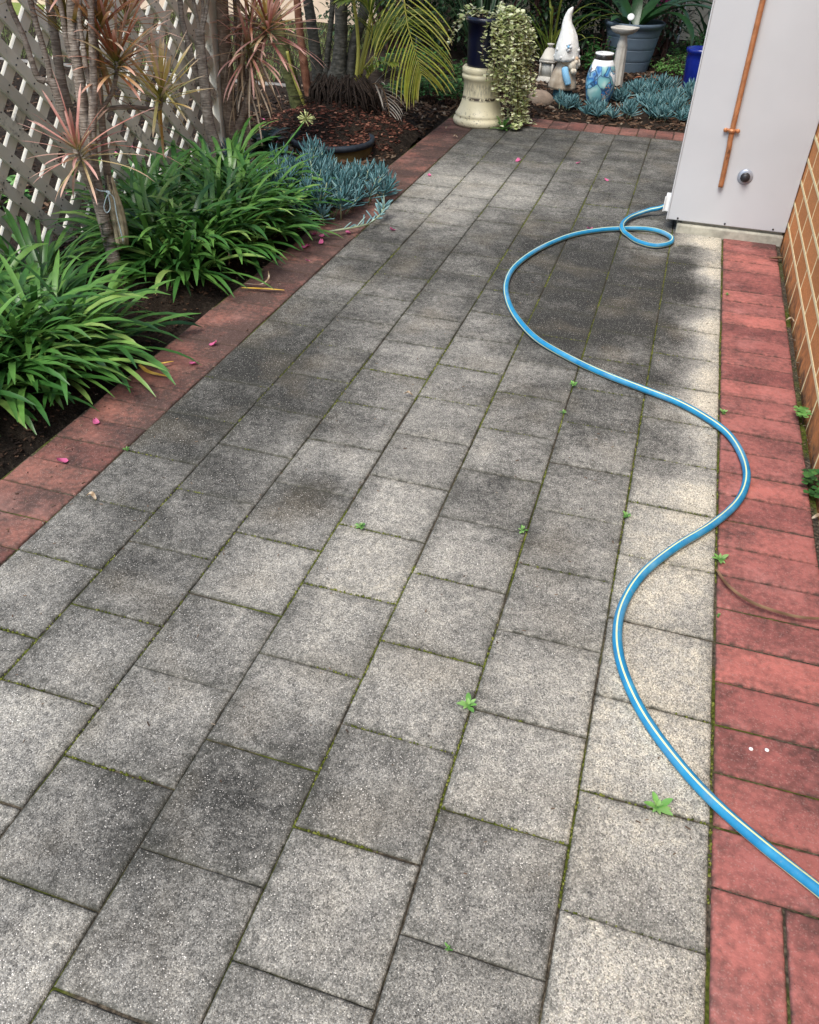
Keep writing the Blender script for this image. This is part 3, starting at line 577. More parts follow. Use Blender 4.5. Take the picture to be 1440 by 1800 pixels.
# bark mulch
mb = MB()
def chip(x, y, s0, c=None):
    L = random.uniform(.6, 1.6)*s0; w_ = L*random.uniform(.25, .55); h = L*random.uniform(.12, .25)
    xf = Matrix.Translation((x, y, soil_z(x, y)+random.uniform(.0, .012))) @ Matrix.Rotation(random.uniform(0, 6.28), 4, 'Z') @ Matrix.Rotation(random.uniform(-.5, .5), 4, 'X') @ Matrix.Rotation(random.uniform(-.45, .45), 4, 'Y')
    mb.box((-L/2, -w_/2, -h/2), (L/2, w_/2, h/2), (random.random() if c is None else c, 0, 0), xf=xf)
for i in range(15000):
    q = random.random()
    if q < .30: x = random.uniform(-6, -2.7); y = random.uniform(1.0, 5.7)
    elif q < .50: x = random.uniform(-2.8, -1.93); y = random.uniform(.3, 5.6)
    elif q < .62: x = random.uniform(-3.2, -1.9); y = random.uniform(3.6, 6)
    else: x = random.uniform(-2.2, .3); y = random.uniform(5.68, 8.5)
    if x > -2.75 and y < 3.6: chip(x, y, random.uniform(.005, .014), random.random()**2*.6)
    elif x < -2.7 and y < 5.7: chip(x, y, random.uniform(.014, .032), random.random()**1.5)
    else: chip(x, y, random.uniform(.016, .036), None)
for i in range(5000): chip(random.uniform(-2.75, -1.9), random.uniform(.4, 3.8), random.uniform(.005, .013), random.random()**2*.7)
struct(mb.build('bark_mulch', M['mulch']), 'stuff')

# ======================= AGAPANTHUS =======================
def agapanthus(x, y, label, crowns, n, L0, wid=.020, spread=360, az0=0, dryn=4, ht=1.0):
    t = thing('agapanthus', label, 'plant', (x, y, 0), 'strap leaved clumps in the left bed'); mb = MB()
    for cx_, cy_ in crowns:
        for i in range(n):
            az = az0+random.uniform(-spread/2, spread/2); inner = random.random()
            L = L0*random.uniform(.8, 1.25); el = 26+58*inner**1.2+random.uniform(-6, 6)
            r0 = random.uniform(0, .05)
            mb.leaf((cx_+math.cos(R(az))*r0+random.uniform(-.03, .03), cy_+math.sin(R(az))*r0+random.uniform(-.03, .03), .0), az, el*ht, L, wid*random.uniform(.75, 1.15), random.uniform(70, 125)*(.6+.5*inner), 9, .22,
                    rnd=min(1, max(0, random.gauss(.48, .22))), side=random.uniform(-25, 25), twist=random.uniform(-.5, .5), extra=0, floor=.004)
    mb.build('leaves', M['aga'], t)
    if dryn:
        db = MB()
        for i in range(dryn):
            cx_, cy_ = random.choice(crowns); db.leaf((cx_, cy_, .02), az0+random.uniform(-90, 90), random.uniform(10, 45), L0*random.uniform(.6, 1), .014, 70, 8, .5, floor=.006)
        db.build('dry_leaves', M['dry'], t)
    return t
agapanthus(-2.28, 1.18, 'dark green strap leaved clump nearest the camera, at the left edge', [(-2.45, .95), (-2.38, 1.2), (-2.2, 1.05), (-2.25, 1.36), (-2.45, 1.35), (-2.12, 1.22), (-2.55, 1.1), (-2.28, .93), (-2.1, 1.38), (-2.2, 1.2)], 98, .36)
agapanthus(-2.28, 2.35, 'dark green strap leaved clump between the tied trunk and the red edging', [(-2.28, 2.18), (-2.12, 2.36), (-2.35, 2.45), (-2.18, 2.58), (-2.12, 2.14), (-2.4, 2.28), (-2.28, 2.75), (-2.2, 2.28), (-2.08, 2.5)], 92, .36)
agapanthus(-2.25, 3.0, 'green strap leaved clump with a flower stalk beside the blue succulent', [(-2.26, 2.92), (-2.1, 2.8), (-2.4, 3.05), (-2.18, 3.02), (-2.05, 2.68)], 84, .34)
agapanthus(-2.62, 2.75, 'strap leaved clump pressed against the lattice fence', [(-2.62, 2.7), (-2.6, 2.95), (-2.55, 2.5), (-2.5, 3.2)], 40, .40, dryn=2)
agapanthus(-2.62, 1.85, 'thin strap leaved clump in the shade at the foot of the lattice', [(-2.62, 1.85), (-2.5, 1.72)], 34, .38, dryn=0)
fs = thing('flower_stalk', 'green agapanthus flower stalk with a spent round seed head', 'flower', (-2.2, 3.0, 0))
st = [(-2.3185, 2.9809, 0.0704), (-2.2236, 3.0282, 0.1757), (-2.1409, 3.0695, 0.2397), (-2.0548, 3.1125, 0.341), (-1.9957, 3.142, 0.4154)]
mb = MB(); mb.tube(spline(st, 5), [.0055-.00008*i for i in range(21)], 8); mb.build('stalk', M['weed'], fs)
mb = MB(); tp = Vector(st[-1])
for i in range(46):
    a = random.uniform(0, 6.28); z = random.uniform(-.5, 1); q = math.sqrt(1-z*z); d = Vector((q*math.cos(a), q*math.sin(a), z)); Lr = random.uniform(.03, .048)
    mb.tube([tp, tp+d*Lr*.7, tp+d*Lr], [.0011, .0012, .0022], 5, c=(.9, 0, 0))
mb.build('seed_head', mat_leaf('pale_green_pedicel', [(0, (.30, .40, .12)), (1, (.55, .58, .26))]), fs)

# ======================= BLUE CHALK STICKS =======================
spin = lambda t: (.55+.45*math.sin(math.pi*min(1, t*1.05)))*(1 if t < .8 else max(.05, 1-((t-.8)/.2)**2))
def chalk(x, y, label, area, n, L=.06, h=.12, lean=(0, 0), runners=()):
    t = thing('blue_chalk_sticks', label, 'succulent', (x, y, 0), 'blue succulent clumps'); lb = MB(); sb = MB()
    for i in range(n):
        r = math.sqrt(random.random()); a = random.uniform(0, 6.28); px_ = x+area[0]*r*math.cos(a); py_ = y+area[1]*r*math.sin(a)
        hh = h*(1.05-.72*r*r)*random.uniform(.75, 1.1); out = Vector((math.cos(a)*r*.5+lean[0]+random.uniform(-.4, .4), math.sin(a)*r*.5+lean[1]+random.uniform(-.4, .4), 1)).normalized()
        b = Vector((px_, py_, 0)); tp = b+out*hh; sb.tube([b, b.lerp(tp, .5), tp], [.0045, .004, .003], 5)
        m_ = random.randint(15, 21)
        for k in range(m_):
            f = k/m_; p = b.lerp(tp, .45+.55*f); az = k*137.5+random.uniform(-20, 20); e = -2+72*f+random.uniform(-12, 12)
            ll = L*random.uniform(.75, 1.15)*(1-.3*f)
            d = Vector((math.cos(R(az))*math.cos(R(e)), math.sin(R(az))*math.cos(R(e)), math.sin(R(e))))
            d = (d+out*.4).normalized(); q1 = p+d*ll*.5; q2 = p+d*ll+Vector((0, 0, .06*ll)); rr = L*.045
            lb.tube([p, q1, p+d*ll*.85, q2], [rr*.6, rr, rr*.85, rr*.15], 5, cf=lambda i, k2, v=random.random()*.9: (v, i/3, 0), cap=False)
    for pts in runners: 
        sp = spline(pts, 5); sb.tube(sp, .0048, 7)
        for q in range(3, len(sp)):
            for k in range(1+(q > len(sp)-7)*5):
                d = Vector((random.uniform(-1, 1), random.uniform(-1, 1), random.uniform(0, 1))).normalized()+(sp[q]-sp[q-1]).normalized()*.6; d.normalize(); ll = L*random.uniform(.4, .8)
                lb.tube([sp[q], sp[q]+d*ll*.5, sp[q]+d*ll*.85, sp[q]+d*ll], [L*.03, L*.045, L*.04, L*.008], 5, cf=lambda i, k2, v=random.uniform(.6, 1): (v, i/3, 0), cap=False)
    if n < 60: lb.add(sb.v, sb.f, sb.c, 1); lb.build('foliage', [M['chalk'], M['chalkstem']], t)
    else: lb.build('leaves', M['chalk'], t); sb.build('stems', M['chalkstem'], t)
    return t
chalk(-1.99, 3.12, 'large blue succulent clump spilling over the left red edging', (.24, .25), 88, .082, .22, runners=[[(-1.768, 2.8023, 0.02), (-1.6691, 2.877, 0.03), (-1.6187, 2.9572, 0.03), (-1.599, 3.0655, 0.04), (-1.6027, 3.1443, 0.06)]])
chalk(-1.80, 3.40, 'blue succulent clump at the narrow end of the left bed beside the edging', (.12, .16), 28, .08, .17, lean=(.2, 0))
chalk(-2.17, 3.45, 'tall blue succulent tuft in front of the planter ring', (.12, .10), 24, .085, .27)
chalk(-2.66, 3.55, 'small dull blue succulent tuft between the brown trunks and the planter ring', (.10, .10), 16, .06, .16)
chalk(-.44, 6.12, 'wide blue succulent mat in front of the cobalt pot', (.25, .27), 40, .085, .10)
chalk(-.72, 5.90, 'blue succulent patch along the far red edging', (.28, .10), 11, .085, .06)
chalk(-.98, 6.0, 'blue succulent tuft at the foot of the painted vase', (.09, .04), 3, .085, .06)
chalk(-1.15, 5.98, 'small blue succulent sprig in front of the garden statue', (.05, .05), 6, .085, .10)
chalk(-.45, 6.75, 'blue succulent patch behind the mat beside the cobalt pot', (.28, .2), 24, .10, .11)
chalk(-.78, 6.45, 'sparse blue succulent between the vase and the birdbath', (.06, .08), 5, .095, .11)

# ======================= DRACAENAS =======================
def rosette(mb, c, axis, n, L, wid, mat, spread=95, droop=60, bias=.5):
    ax = Vector(axis).normalized(); q = Vector((0, 0, 1)).rotation_difference(ax)
    for i in range(n):
        f = (i+.5)/n; th = spread*(f**bias)*random.uniform(.85, 1.12); az = i*137.5+random.uniform(-20, 20)
        d = q @ Vector((math.sin(R(th))*math.cos(R(az)), math.sin(R(th))*math.sin(R(az)), math.cos(R(th))))
        az2 = math.degrees(math.atan2(d.y, d.x)); el = math.degrees(math.asin(max(-1, min(1, d.z)))); ll = L*random.uniform(.7, 1.1)
        mb.leaf(Vector(c)+d*.008-ax*.05*f, az2, el, ll, wid*random.uniform(.8, 1.2), random.uniform(.4, 1.1)*droop*(.2+.65*f), 8, .35, rnd=min(1, max(0, random.gauss(.52, .27))), side=random.uniform(-12, 12))
tr = thing('dracaena', 'many stemmed dracaena with pink and bronze leaf tufts in front of the lattice', 'tree', (-2.35, 1.97, 0))
def stems(t, lst, mat):
    mb = MB()
    for pts, r0, r1 in lst:
        sp = spline(pts, 5); N = len(sp); mb.tube(sp, [r0+(r1-r0)*i/(N-1)+.0007*math.sin(i*2.1) for i in range(N)], 10)
    return mb.build('trunk', M[mat], t)
stems(tr, [
 ([(-2.3306, 1.9672, -0.0323), (-2.3323, 1.9659, 0.0512), (-2.3423, 1.9759, 0.1836), (-2.3569, 1.9786, 0.3434), (-2.3632, 1.9776, 0.4559), (-2.3535, 1.985, 0.5919), (-2.3443, 1.992, 0.7389), (-2.3415, 1.9942, 0.8437), (-2.3301, 2.0028, 0.9438), (-2.3139, 2.0153, 1.071), (-2.2959, 2.029, 1.2064)], .030, .013),
 ([(-2.3338, 1.9647, 0.2104), (-2.3284, 1.9512, 0.3438), (-2.3251, 1.9537, 0.4656), (-2.3128, 1.9631, 0.5811), (-2.2876, 1.9823, 0.7089), (-2.271, 1.995, 0.8311), (-2.2565, 2.006, 0.9476), (-2.2339, 2.0233, 1.1047)], .021, .009),
 ([(-2.3716, 1.9912, 0.3592), (-2.3944, 1.989, 0.46), (-2.4258, 1.98, 0.5576), (-2.4324, 1.9749, 0.6435), (-2.4389, 1.9699, 0.7172), (-2.4541, 1.9581, 0.7395)], .018, .015),
 ([(-2.4587, 1.9546, 0.7307), (-2.4765, 1.9408, 0.7458), (-2.476, 1.9283, 0.8003), (-2.4801, 1.9225, 0.8688), (-2.4932, 1.9097, 0.9516), (-2.4979, 1.9035, 1.0231)], .012, .008),
 ([(-2.4485, 1.9624, 0.7213), (-2.4425, 1.9671, 0.7709), (-2.4457, 1.9646, 0.8405), (-2.4501, 1.9612, 0.9163), (-2.454, 1.9658, 0.9889), (-2.4425, 1.9747, 1.0984)], .011, .009),
 ([(-2.4327, 2.0353, 0.4552), (-2.447, 2.0394, 0.5823), (-2.4575, 2.0389, 0.686), (-2.4588, 2.0455, 0.7762), (-2.4535, 2.0496, 0.8641), (-2.4537, 2.0572, 0.9483), (-2.4385, 2.0689, 1.094)], .021, .013),
 ([(-2.3517, 1.9863, 0.8009), (-2.3574, 1.982, 0.8527), (-2.3559, 1.9832, 0.9113), (-2.3529, 1.9854, 0.9926)], .011, .008),
 ([(-2.34, 1.9953, 0.8178), (-2.3194, 2.0012, 0.8782), (-2.3054, 2.0119, 0.9443), (-2.2813, 2.0304, 1.0716)], .010, .008),
 ([(-2.3046, 1.9892, 0.7244), (-2.305, 1.9889, 0.7951), (-2.301, 1.9919, 0.8636), (-2.3, 1.9927, 0.9301)], .010, .007),
 ([(-2.3861, 2.0406, -0.0324), (-2.3757, 2.0483, 0.1327), (-2.3595, 2.0604, 0.3525), (-2.3535, 2.0648, 0.4562), (-2.3446, 2.0714, 0.5753), (-2.3346, 2.0788, 0.689), (-2.3266, 2.0848, 0.7979), (-2.3144, 2.0939, 0.9021), (-2.2892, 2.1125, 1.0665)], .018, .009),
 ([(-2.3362, 2.0777, 0.6288), (-2.2949, 2.0909, 0.6808), (-2.2659, 2.0949, 0.7377), (-2.2555, 2.1026, 0.7861)], .008, .0075),
 ([(-2.3374, 2.0768, 0.6212), (-2.3104, 2.1289, 0.6272), (-2.2721, 2.1983, 0.6176), (-2.232, 2.2561, 0.6044), (-2.2179, 2.2758, 0.6119), (-2.2106, 2.2809, 0.655)], .008, .0085),
 ([(-2.3192, 1.9162, 0.3649), (-2.3224, 1.886, 0.4431), (-2.3261, 1.8731, 0.5043), (-2.3279, 1.8717, 0.5388)], .013, .011)], 'dtrunk')
def tuft(c, axis, n, L, mat, wid=.0105, **k):
    mb = MB(); rosette(mb, c, axis, n, L, wid, mat, **k); mb.build('leaf_tuft', M[mat], tr_cur)
tr_cur = tr
tuft((-2.2094, 2.2817, 0.6647), (.15, 0, 1), 34, .25, 'dracyel', .013, spread=78, droop=32)
tuft((-2.2114, 2.2803, 0.6492), (.1, 0, -.6), 6, .22, 'dracyel', .011, spread=60, droop=30)
tuft((-2.2545, 2.1033, 0.7932), (.15, .1, 1), 52, .24, 'drac', .012, spread=92, droop=60)
tuft((-2.3266, 1.8727, 0.5463), (-.25, -.1, 1), 34, .24, 'dracpink', .010, spread=108, droop=55)
tuft((-2.2984, 2.1104, 0.9013), (.3, .2, 1), 40, .25, 'drac', .011, spread=85, droop=42)
tuft((-2.2981, 2.2788, 0.9102), (.3, .2, 1), 24, .25, 'drac', .011, spread=80, droop=40)
tuft((-2.3708, 2.027, 0.8889), (0, 0, 1), 22, .2, 'dracgreen', .012, spread=50, droop=30)
tuft((-2.3477, 2.109, 0.8639), (-.1, 0, -1), 10, .28, 'dracgreen', .012, spread=30, droop=5)
for (p, q_) in (((-2.4979, 1.9035, 1.0231), -.3), ((-2.4425, 1.9747, 1.0984), -.1), ((-2.4385, 2.0689, 1.094), 0), ((-2.2959, 2.029, 1.2064), 0), ((-2.2813, 2.0304, 1.0716), .1), ((-2.2892, 2.1125, 1.0665), .2)):
    tuft(p, (q_, 0, 1), 26, .25, random.choice(['drac', 'dracpink']), .0105, spread=92, droop=42)
mb = MB()                                                   # long single blades that cross the view
for p, az, el, L, dr in (((-2.3145, 2.0689, 0.696), 62, -33, .34, 10), ((-2.2959, 1.9407, 0.5589), 40, 25, .26, 12), ((-2.3066, 1.9326, 0.5406), 45, -5, .36, 45), ((-2.3186, 1.9786, 0.9304), 55, -40, .40, 25)):
    mb.leaf(p, az, el, L, .013, dr, 9, .3, rnd=.35)
mb.build('long_blades', M['dracpink'], tr)
# stake and cord
sk = thing('wooden_stake', 'split weathered wooden stake hanging beside the dracaena trunk', 'stake', (-2.3101, 1.9925, 0.1598))
mb = MB(); a_ = Vector((-2.3073, 2.002, 0.3904)); b_ = Vector((-2.3084, 1.9938, 0.1596))
for i in range(12):
    o_ = Vector((random.uniform(-.016, .02), random.uniform(-.014, .014), random.uniform(-.016, .016))); sp = [a_+o_*.5+Vector((0, 0, random.uniform(-.03, .03))), a_.lerp(b_, .35)+o_, a_.lerp(b_, .7)+o_*1.3, b_+o_]
    mb.tube(spline(sp, 4), [.003+.0065*min(1, j/5) for j in range(13)], 5, c=(random.random(), 0, 0))
mb.build('splinters', mat_plain('pale_split_wood', (.36, .31, .20), .85, .2, 0, .4, 40, .6, 120), sk)
cd = thing('cord', 'pale blue cord tied round the trunk and the wooden stake', 'cord', (-2.2932, 1.9476, 0.3797))
mb = MB()
mb.tube(spline([(-2.3254, 1.9098, 0.4006), (-2.304, 1.9258, 0.3844), (-2.2811, 1.9429, 0.3762), (-2.2913, 1.9353, 0.3524), (-2.3009, 1.9281, 0.3222), (-2.2957, 1.932, 0.3028), (-2.2835, 1.9411, 0.3184), (-2.2817, 1.9425, 0.3515), (-2.2817, 1.9424, 0.3722), (-2.2682, 1.9526, 0.3544), (-2.2685, 1.9523, 0.2979), (-2.2664, 1.9539, 0.2333), (-2.2645, 1.9553, 0.1892)], 5), .0022, 6)
mb.build('loop', M['cord'], cd)
mb = MB(); kn = Vector((-2.2811, 1.9429, 0.3762))
for i in range(4): mb.lathe([(0, -.006), (.0055, -.003), (.006, .001), (0, .006)], 8, kn+Vector((random.uniform(-.005, .005), 0, random.uniform(-.006, .006))))
mb.build('knot', M['cord'], cd)
# second dracaena group
tr2 = thing('dracaena', 'thick brown dracaena trunks crowded at the end post of the lattice fence', 'tree', (-2.72, 3.62, 0))
stems(tr2, [
 ([(-2.6907, 3.5053, 0.0215), (-2.6947, 3.503, 0.1403), (-2.7152, 3.4913, 0.2698), (-2.7139, 3.4921, 0.448), (-2.714, 3.492, 0.6048), (-2.7082, 3.4953, 0.7005)], .034, .024),
 ([(-2.709, 3.4949, 0.6931), (-2.7151, 3.4914, 0.7669), (-2.7188, 3.4893, 0.8391), (-2.7098, 3.4944, 1.0356)], .010, .008),
 ([(-2.7041, 3.4976, 0.693), (-2.6863, 3.5078, 0.7669), (-2.6807, 3.511, 0.8393), (-2.6612, 3.5221, 1.0363)], .010, .008),
 ([(-2.7025, 3.4986, 0.6856), (-2.6742, 3.5147, 0.767), (-2.6568, 3.5246, 0.8394), (-2.6217, 3.5446, 1.0369)], .010, .008),
 ([(-2.7502, 3.4971, 0.4444), (-2.7578, 3.4727, 0.5659), (-2.7745, 3.4631, 0.6926), (-2.7814, 3.4592, 0.7541), (-2.7766, 3.4619, 0.8502), (-2.7657, 3.4682, 1.012)], .016, .013)], 'dtrunk')
tr_cur = tr2
for p in [(-2.7098, 3.4944, 1.0356), (-2.6612, 3.5221, 1.0363), (-2.6217, 3.5446, 1.0369), (-2.7632, 3.464, 1.0123)]: tuft(p, (random.uniform(-.2, .2), 0, 1), 24, .27, 'drac', .011, spread=90, droop=70)
tr3 = thing('dracaena', 'big pink leaved dracaena behind the fence post, with dry leaves on its trunk', 'tree', (-2.68, 3.86, 0))
stems(tr3, [
 ([(-2.7306, 3.7933, -0.0288), (-2.7359, 3.7906, 0.1025), (-2.7444, 3.7862, 0.2531), (-2.7388, 3.7891, 0.4541), (-2.7335, 3.7919, 0.6446), (-2.7284, 3.7945, 0.8003), (-2.7162, 3.8009, 1.0217)], .044, .030),
 ([(-2.7274, 3.7648, 0.1242), (-2.6603, 3.7793, 0.2469), (-2.6225, 3.7987, 0.3625), (-2.6042, 3.8081, 0.5163), (-2.6013, 3.8096, 0.5842)], .024, .015),
 ([(-2.6639, 3.7977, -0.0009), (-2.6496, 3.8049, 0.1683), (-2.6506, 3.8145, 0.4004), (-2.65, 3.8148, 0.5938), (-2.6471, 3.8162, 0.8028), (-2.6393, 3.8202, 1.0001)], .013, .010),
 ([(-2.7171, 3.8214, -0.012), (-2.7028, 3.8334, 0.2029), (-2.6942, 3.8377, 0.3933), (-2.6874, 3.846, 0.6412), (-2.6793, 3.8501, 0.899)], .013, .010),
 ([(-2.6092, 3.8055, 0.4889), (-2.5642, 3.8479, 0.5682), (-2.5306, 3.8846, 0.6466)], .013, .011)], 'dtrunk2')
tr_cur = tr3
tuft((-2.583, 3.7687, 0.5987), (.1, -.1, 1), 46, .27, 'dracpink', .0125, spread=125, droop=85)
tuft((-2.5031, 3.8682, 0.6819), (.25, 0, 1), 60, .33, 'dracpink', .014, spread=112, droop=60)
tuft((-2.5175, 3.8812, 0.7007), (.2, 0, 1), 26, .30, 'dracyel', .013, spread=85, droop=40)
tuft((-2.5998, 3.8501, 0.7252), (.0, 0, 1), 34, .26, 'drac', .012, spread=100, droop=60)
for p in [(-2.7119, 3.793, 1.0223), (-2.6434, 3.8282, 0.9995), (-2.6627, 3.8183, 0.9019)]: tuft(p, (random.uniform(-.2, .2), 0, 1), 26, .3, 'drac', .012, spread=95, droop=75)
mb = MB()
for i in range(34):
    p = Vector(random.choice([(-2.5913, 3.7845, 0.5613), (-2.5916, 3.7843, 0.4932), (-2.6071, 3.7764, 0.438), (-2.573, 3.7938, 0.5881), (-2.6179, 3.7708, 0.6543), (-2.6432, 3.7579, 0.5207), (-2.5748, 3.7929, 0.4656)]))+Vector((random.uniform(-.03, .03), random.uniform(-.03, .03), random.uniform(-.03, .03)))
    mb.leaf(p, random.uniform(0, 360), random.uniform(-75, -35), random.uniform(.15, .34), .010, 30, 7, .4, side=random.uniform(-40, 40))
mb.build('dry_leaves', M['dry'], tr3)

# ======================= PALM IN ITS PLANTER RING =======================
TC = Vector((-2.30, 4.22, 0)); HC = Vector((-2.42, 4.64, 0))
tb = thing('planter_ring', 'low dark plastic planter ring around the palm clump', 'planter', TC)
mb = MB(); prof = [(.215, -.03), (.232, .06), (.240, .092), (.253, .095), (.258, .112), (.255, .126), (.238, .128), (.230, .11), (.22, .05), (.212, -.03)]
mb.lathe([(r_, z_-.045) for r_, z_ in prof], 56, TC, cap=False); ring = mb.build('rim', M['tub'], tb)
mb = MB(); mb.lathe([(.228, -.06), (.241, .043), (.240, .048)], 56, TC, cap=False); mb.build('wall', mat_plain('ochre_stained_plastic', (.085, .062, .022), .8, .2, 0, .7, 10), tb)
mb = MB(); n = 70
def mound(x, y):
    d = math.hypot(x-TC.x, y-TC.y); h = math.hypot((x-HC.x)/.56, (y-HC.y)/.52); q = -.06+.27*max(0, 1-h)**.5 if h < 1 else -.06
    return max(q+.02*vn(x, y, 14), .058+.014*vn(x, y, 14) if d < .214 else -.06)
vs = [(-3.0+1.1*i/n, 3.96+1.26*j/n, mound(-3.0+1.1*i/n, 3.96+1.26*j/n)) for j in range(n+1) for i in range(n+1)]
mb.add(vs, [(j*(n+1)+i, j*(n+1)+i+1, (j+1)*(n+1)+i+1, (j+1)*(n+1)+i) for j in range(n) for i in range(n)])
struct(mb.build('planter_soil', M['soil']), 'stuff')
mb = MB()
for i in range(4200):
    x = random.uniform(-2.95, -1.95); y = random.uniform(3.97, 5.15); L = random.uniform(.012, .03)
    if mound(x, y) < -.02: continue
    xf = Matrix.Translation((x, y, mound(x, y)+random.uniform(0, .008))) @ Matrix.Rotation(random.uniform(0, 6.28), 4, 'Z') @ Matrix.Rotation(random.uniform(-.5, .5), 4, 'X')
    mb.box((-L/2, -L*.18, -L*.06), (L/2, L*.18, L*.06), (random.random(), 0, 0), xf=xf)
t = NT('red_bark_mulch'); a = t.attr(); struct(mb.build('red_mulch', t.done(t.ramp(a[0], [(0, (.015, .009, .007)), (.5, (.06, .028, .02)), (.8, (.17, .06, .04)), (1, (.34, .17, .11))]), .95, .15)), 'stuff')
pm = thing('palm', 'multi stemmed cane palm with grey and green trunks in the planter ring', 'palm', TC+Vector((0, .15, .2)))
def trunk(pts, rr, mat):
    sp = spline(pts, 6); N = len(sp); rs = [rr[min(int(i/(N-1)*(len(rr)-1)), len(rr)-2)]*(1-(i/(N-1)*(len(rr)-1) % 1 if i < N-1 else 1))+rr[min(int(i/(N-1)*(len(rr)-1)), len(rr)-2)+1]*(i/(N-1)*(len(rr)-1) % 1 if i < N-1 else 1) for i in range(N)]
    rs = [q*(1+.05*(i % 3 == 0)) for i, q in enumerate(rs)]
    mb = MB(); mb.tube(sp, rs, 14); mb.build('stem', M[mat], pm)
trunk([(-2.708, 4.674, 0.087), (-2.743, 4.66, 0.256), (-2.774, 4.646, 0.402), (-2.801, 4.635, 0.543), (-2.818, 4.628, 0.664), (-2.823, 4.626, 0.953)], [0.052, 0.045, 0.042, 0.038, 0.034, 0.03], 'ptrunkg')
trunk([(-2.62, 4.663, 0.131), (-2.641, 4.654, 0.264), (-2.654, 4.649, 0.394), (-2.666, 4.644, 0.55), (-2.674, 4.641, 0.701), (-2.682, 4.638, 0.958)], [0.03, 0.026, 0.026, 0.024, 0.022, 0.02], 'ptrunkr')
trunk([(-2.61, 4.817, 0.145), (-2.625, 4.811, 0.307), (-2.642, 4.804, 0.47), (-2.658, 4.798, 0.626), (-2.672, 4.792, 0.747), (-2.679, 4.79, 1.008)], [0.055, 0.042, 0.036, 0.033, 0.03, 0.03], 'ptrunk')
trunk([(-2.608, 4.786, 0.178), (-2.572, 4.8, 0.313), (-2.55, 4.809, 0.459), (-2.529, 4.817, 0.601), (-2.515, 4.822, 0.723), (-2.498, 4.829, 0.985)], [0.028, 0.02, 0.018, 0.017, 0.016, 0.015], 'ptrunk')
trunk([(-2.469, 4.745, 0.146), (-2.472, 4.744, 0.263), (-2.455, 4.75, 0.393), (-2.442, 4.755, 0.52), (-2.435, 4.758, 0.673), (-2.421, 4.763, 0.991)], [0.085, 0.075, 0.046, 0.04, 0.038, 0.036], 'ptrunk')
trunk([(-2.417, 4.786, 0.125), (-2.408, 4.79, 0.26), (-2.388, 4.797, 0.408), (-2.352, 4.811, 0.55), (-2.311, 4.826, 0.674), (-2.232, 4.856, 0.995)], [0.05, 0.042, 0.034, 0.032, 0.031, 0.03], 'ptrunk')
trunk([(-2.352, 4.763, 0.135), (-2.34, 4.767, 0.269), (-2.305, 4.781, 0.432), (-2.27, 4.794, 0.588), (-2.247, 4.803, 0.739), (-2.218, 4.813, 0.997)], [0.016, 0.013, 0.012, 0.011, 0.01, 0.009], 'petiole')
trunk([(-2.365, 4.722, 0.125), (-2.335, 4.733, 0.308), (-2.319, 4.739, 0.468), (-2.327, 4.736, 0.621), (-2.342, 4.731, 0.74), (-2.356, 4.725, 0.995)], [0.014, 0.012, 0.011, 0.01, 0.009, 0.009], 'petiole')
trunk([(-2.637, 4.628, 0.119), (-2.69, 4.605, 0.269), (-2.718, 4.594, 0.365), (-2.735, 4.586, 0.46)], [0.012, 0.01, 0.009, 0.009], 'petiole')
mb = MB()
for i in range(420):
    a = random.uniform(0, 6.28); c_ = HC+Vector((random.uniform(-.12, .14), random.uniform(-.02, .10), 0)); r0 = random.uniform(.01, .07); r1 = r0+random.uniform(.03, .12); z0 = random.uniform(.22, .34)
    p0 = c_+Vector((math.cos(a)*r0, math.sin(a)*r0*.7, z0)); p2 = c_+Vector((math.cos(a+.3)*r1, math.sin(a+.3)*r1*.7, .13)); mb.tube([p0, p0.lerp(p2, .5)+Vector((math.cos(a)*.02, math.sin(a)*.02, .03)), p2], [.005, .0065, .004], 5)
for i in range(160):
    a = random.uniform(-2.9, -.2); c_ = HC+Vector((random.uniform(-.2, .2), 0, .17)); d = Vector((math.cos(a), math.sin(a)*.7, random.uniform(-.1, .5))); L = random.uniform(.05, .16); mb.tube([c_, c_+d*L*.6, c_+d*L+Vector((0, 0, -.03))], .0022, 4)
mb.build('roots', mat_plain('dark_palm_roots', (.03, .022, .017), .95, .15, 0, .6, 50), pm)
# fronds
def frond(pts, n, L, mat, name='frond', wid=.018, ang=55, droop=60, gap=0.15, taper=True, parent=None, sidedir=None):
    sp = spline(pts, 10); N = len(sp); t = MB(); t.tube(sp, [.0075-.006*i/(N-1) for i in range(N)], 7); lf_ = MB()
    for k in range(n):
        f = gap+(1-gap)*k/(n-1); x = f*(N-1); i = min(int(x), N-2); p = sp[i].lerp(sp[i+1], x-i); tan = (sp[min(i+2, N-1)]-sp[max(i-1, 0)]).normalized()
        s_ = tan.cross(Vector((0, 0, 1))) if sidedir is None else Vector(sidedir)
        s_ = (s_-tan*s_.dot(tan)); s_ = s_.normalized() if s_.length > 1e-3 else Vector((1, 0, 0))
        ll = L*(math.sin(math.pi*(.22+.70*f))**.6)*random.uniform(.88, 1.08)
        for sg in (-1, 1):
            d = (s_*sg*math.sin(R(ang*(1-.45*f)))+tan*math.cos(R(ang*(1-.45*f)))+Vector((0, 0, random.uniform(-.02, .12)))).normalized()
            lf_.leaf(p, math.degrees(math.atan2(d.y, d.x)), math.degrees(math.asin(d.z)), ll, wid*random.uniform(.8, 1.15), droop*random.uniform(.6, 1.3), 7, .3, rnd=min(1, max(0, random.gauss(.55, .25))), side=random.uniform(-8, 8))
    stalk = t.build(name, M['petiole'] if mat != 'palmd' else M['dry'], parent or pm); lo = lf_.build('leaflets', M[mat], stalk); return stalk
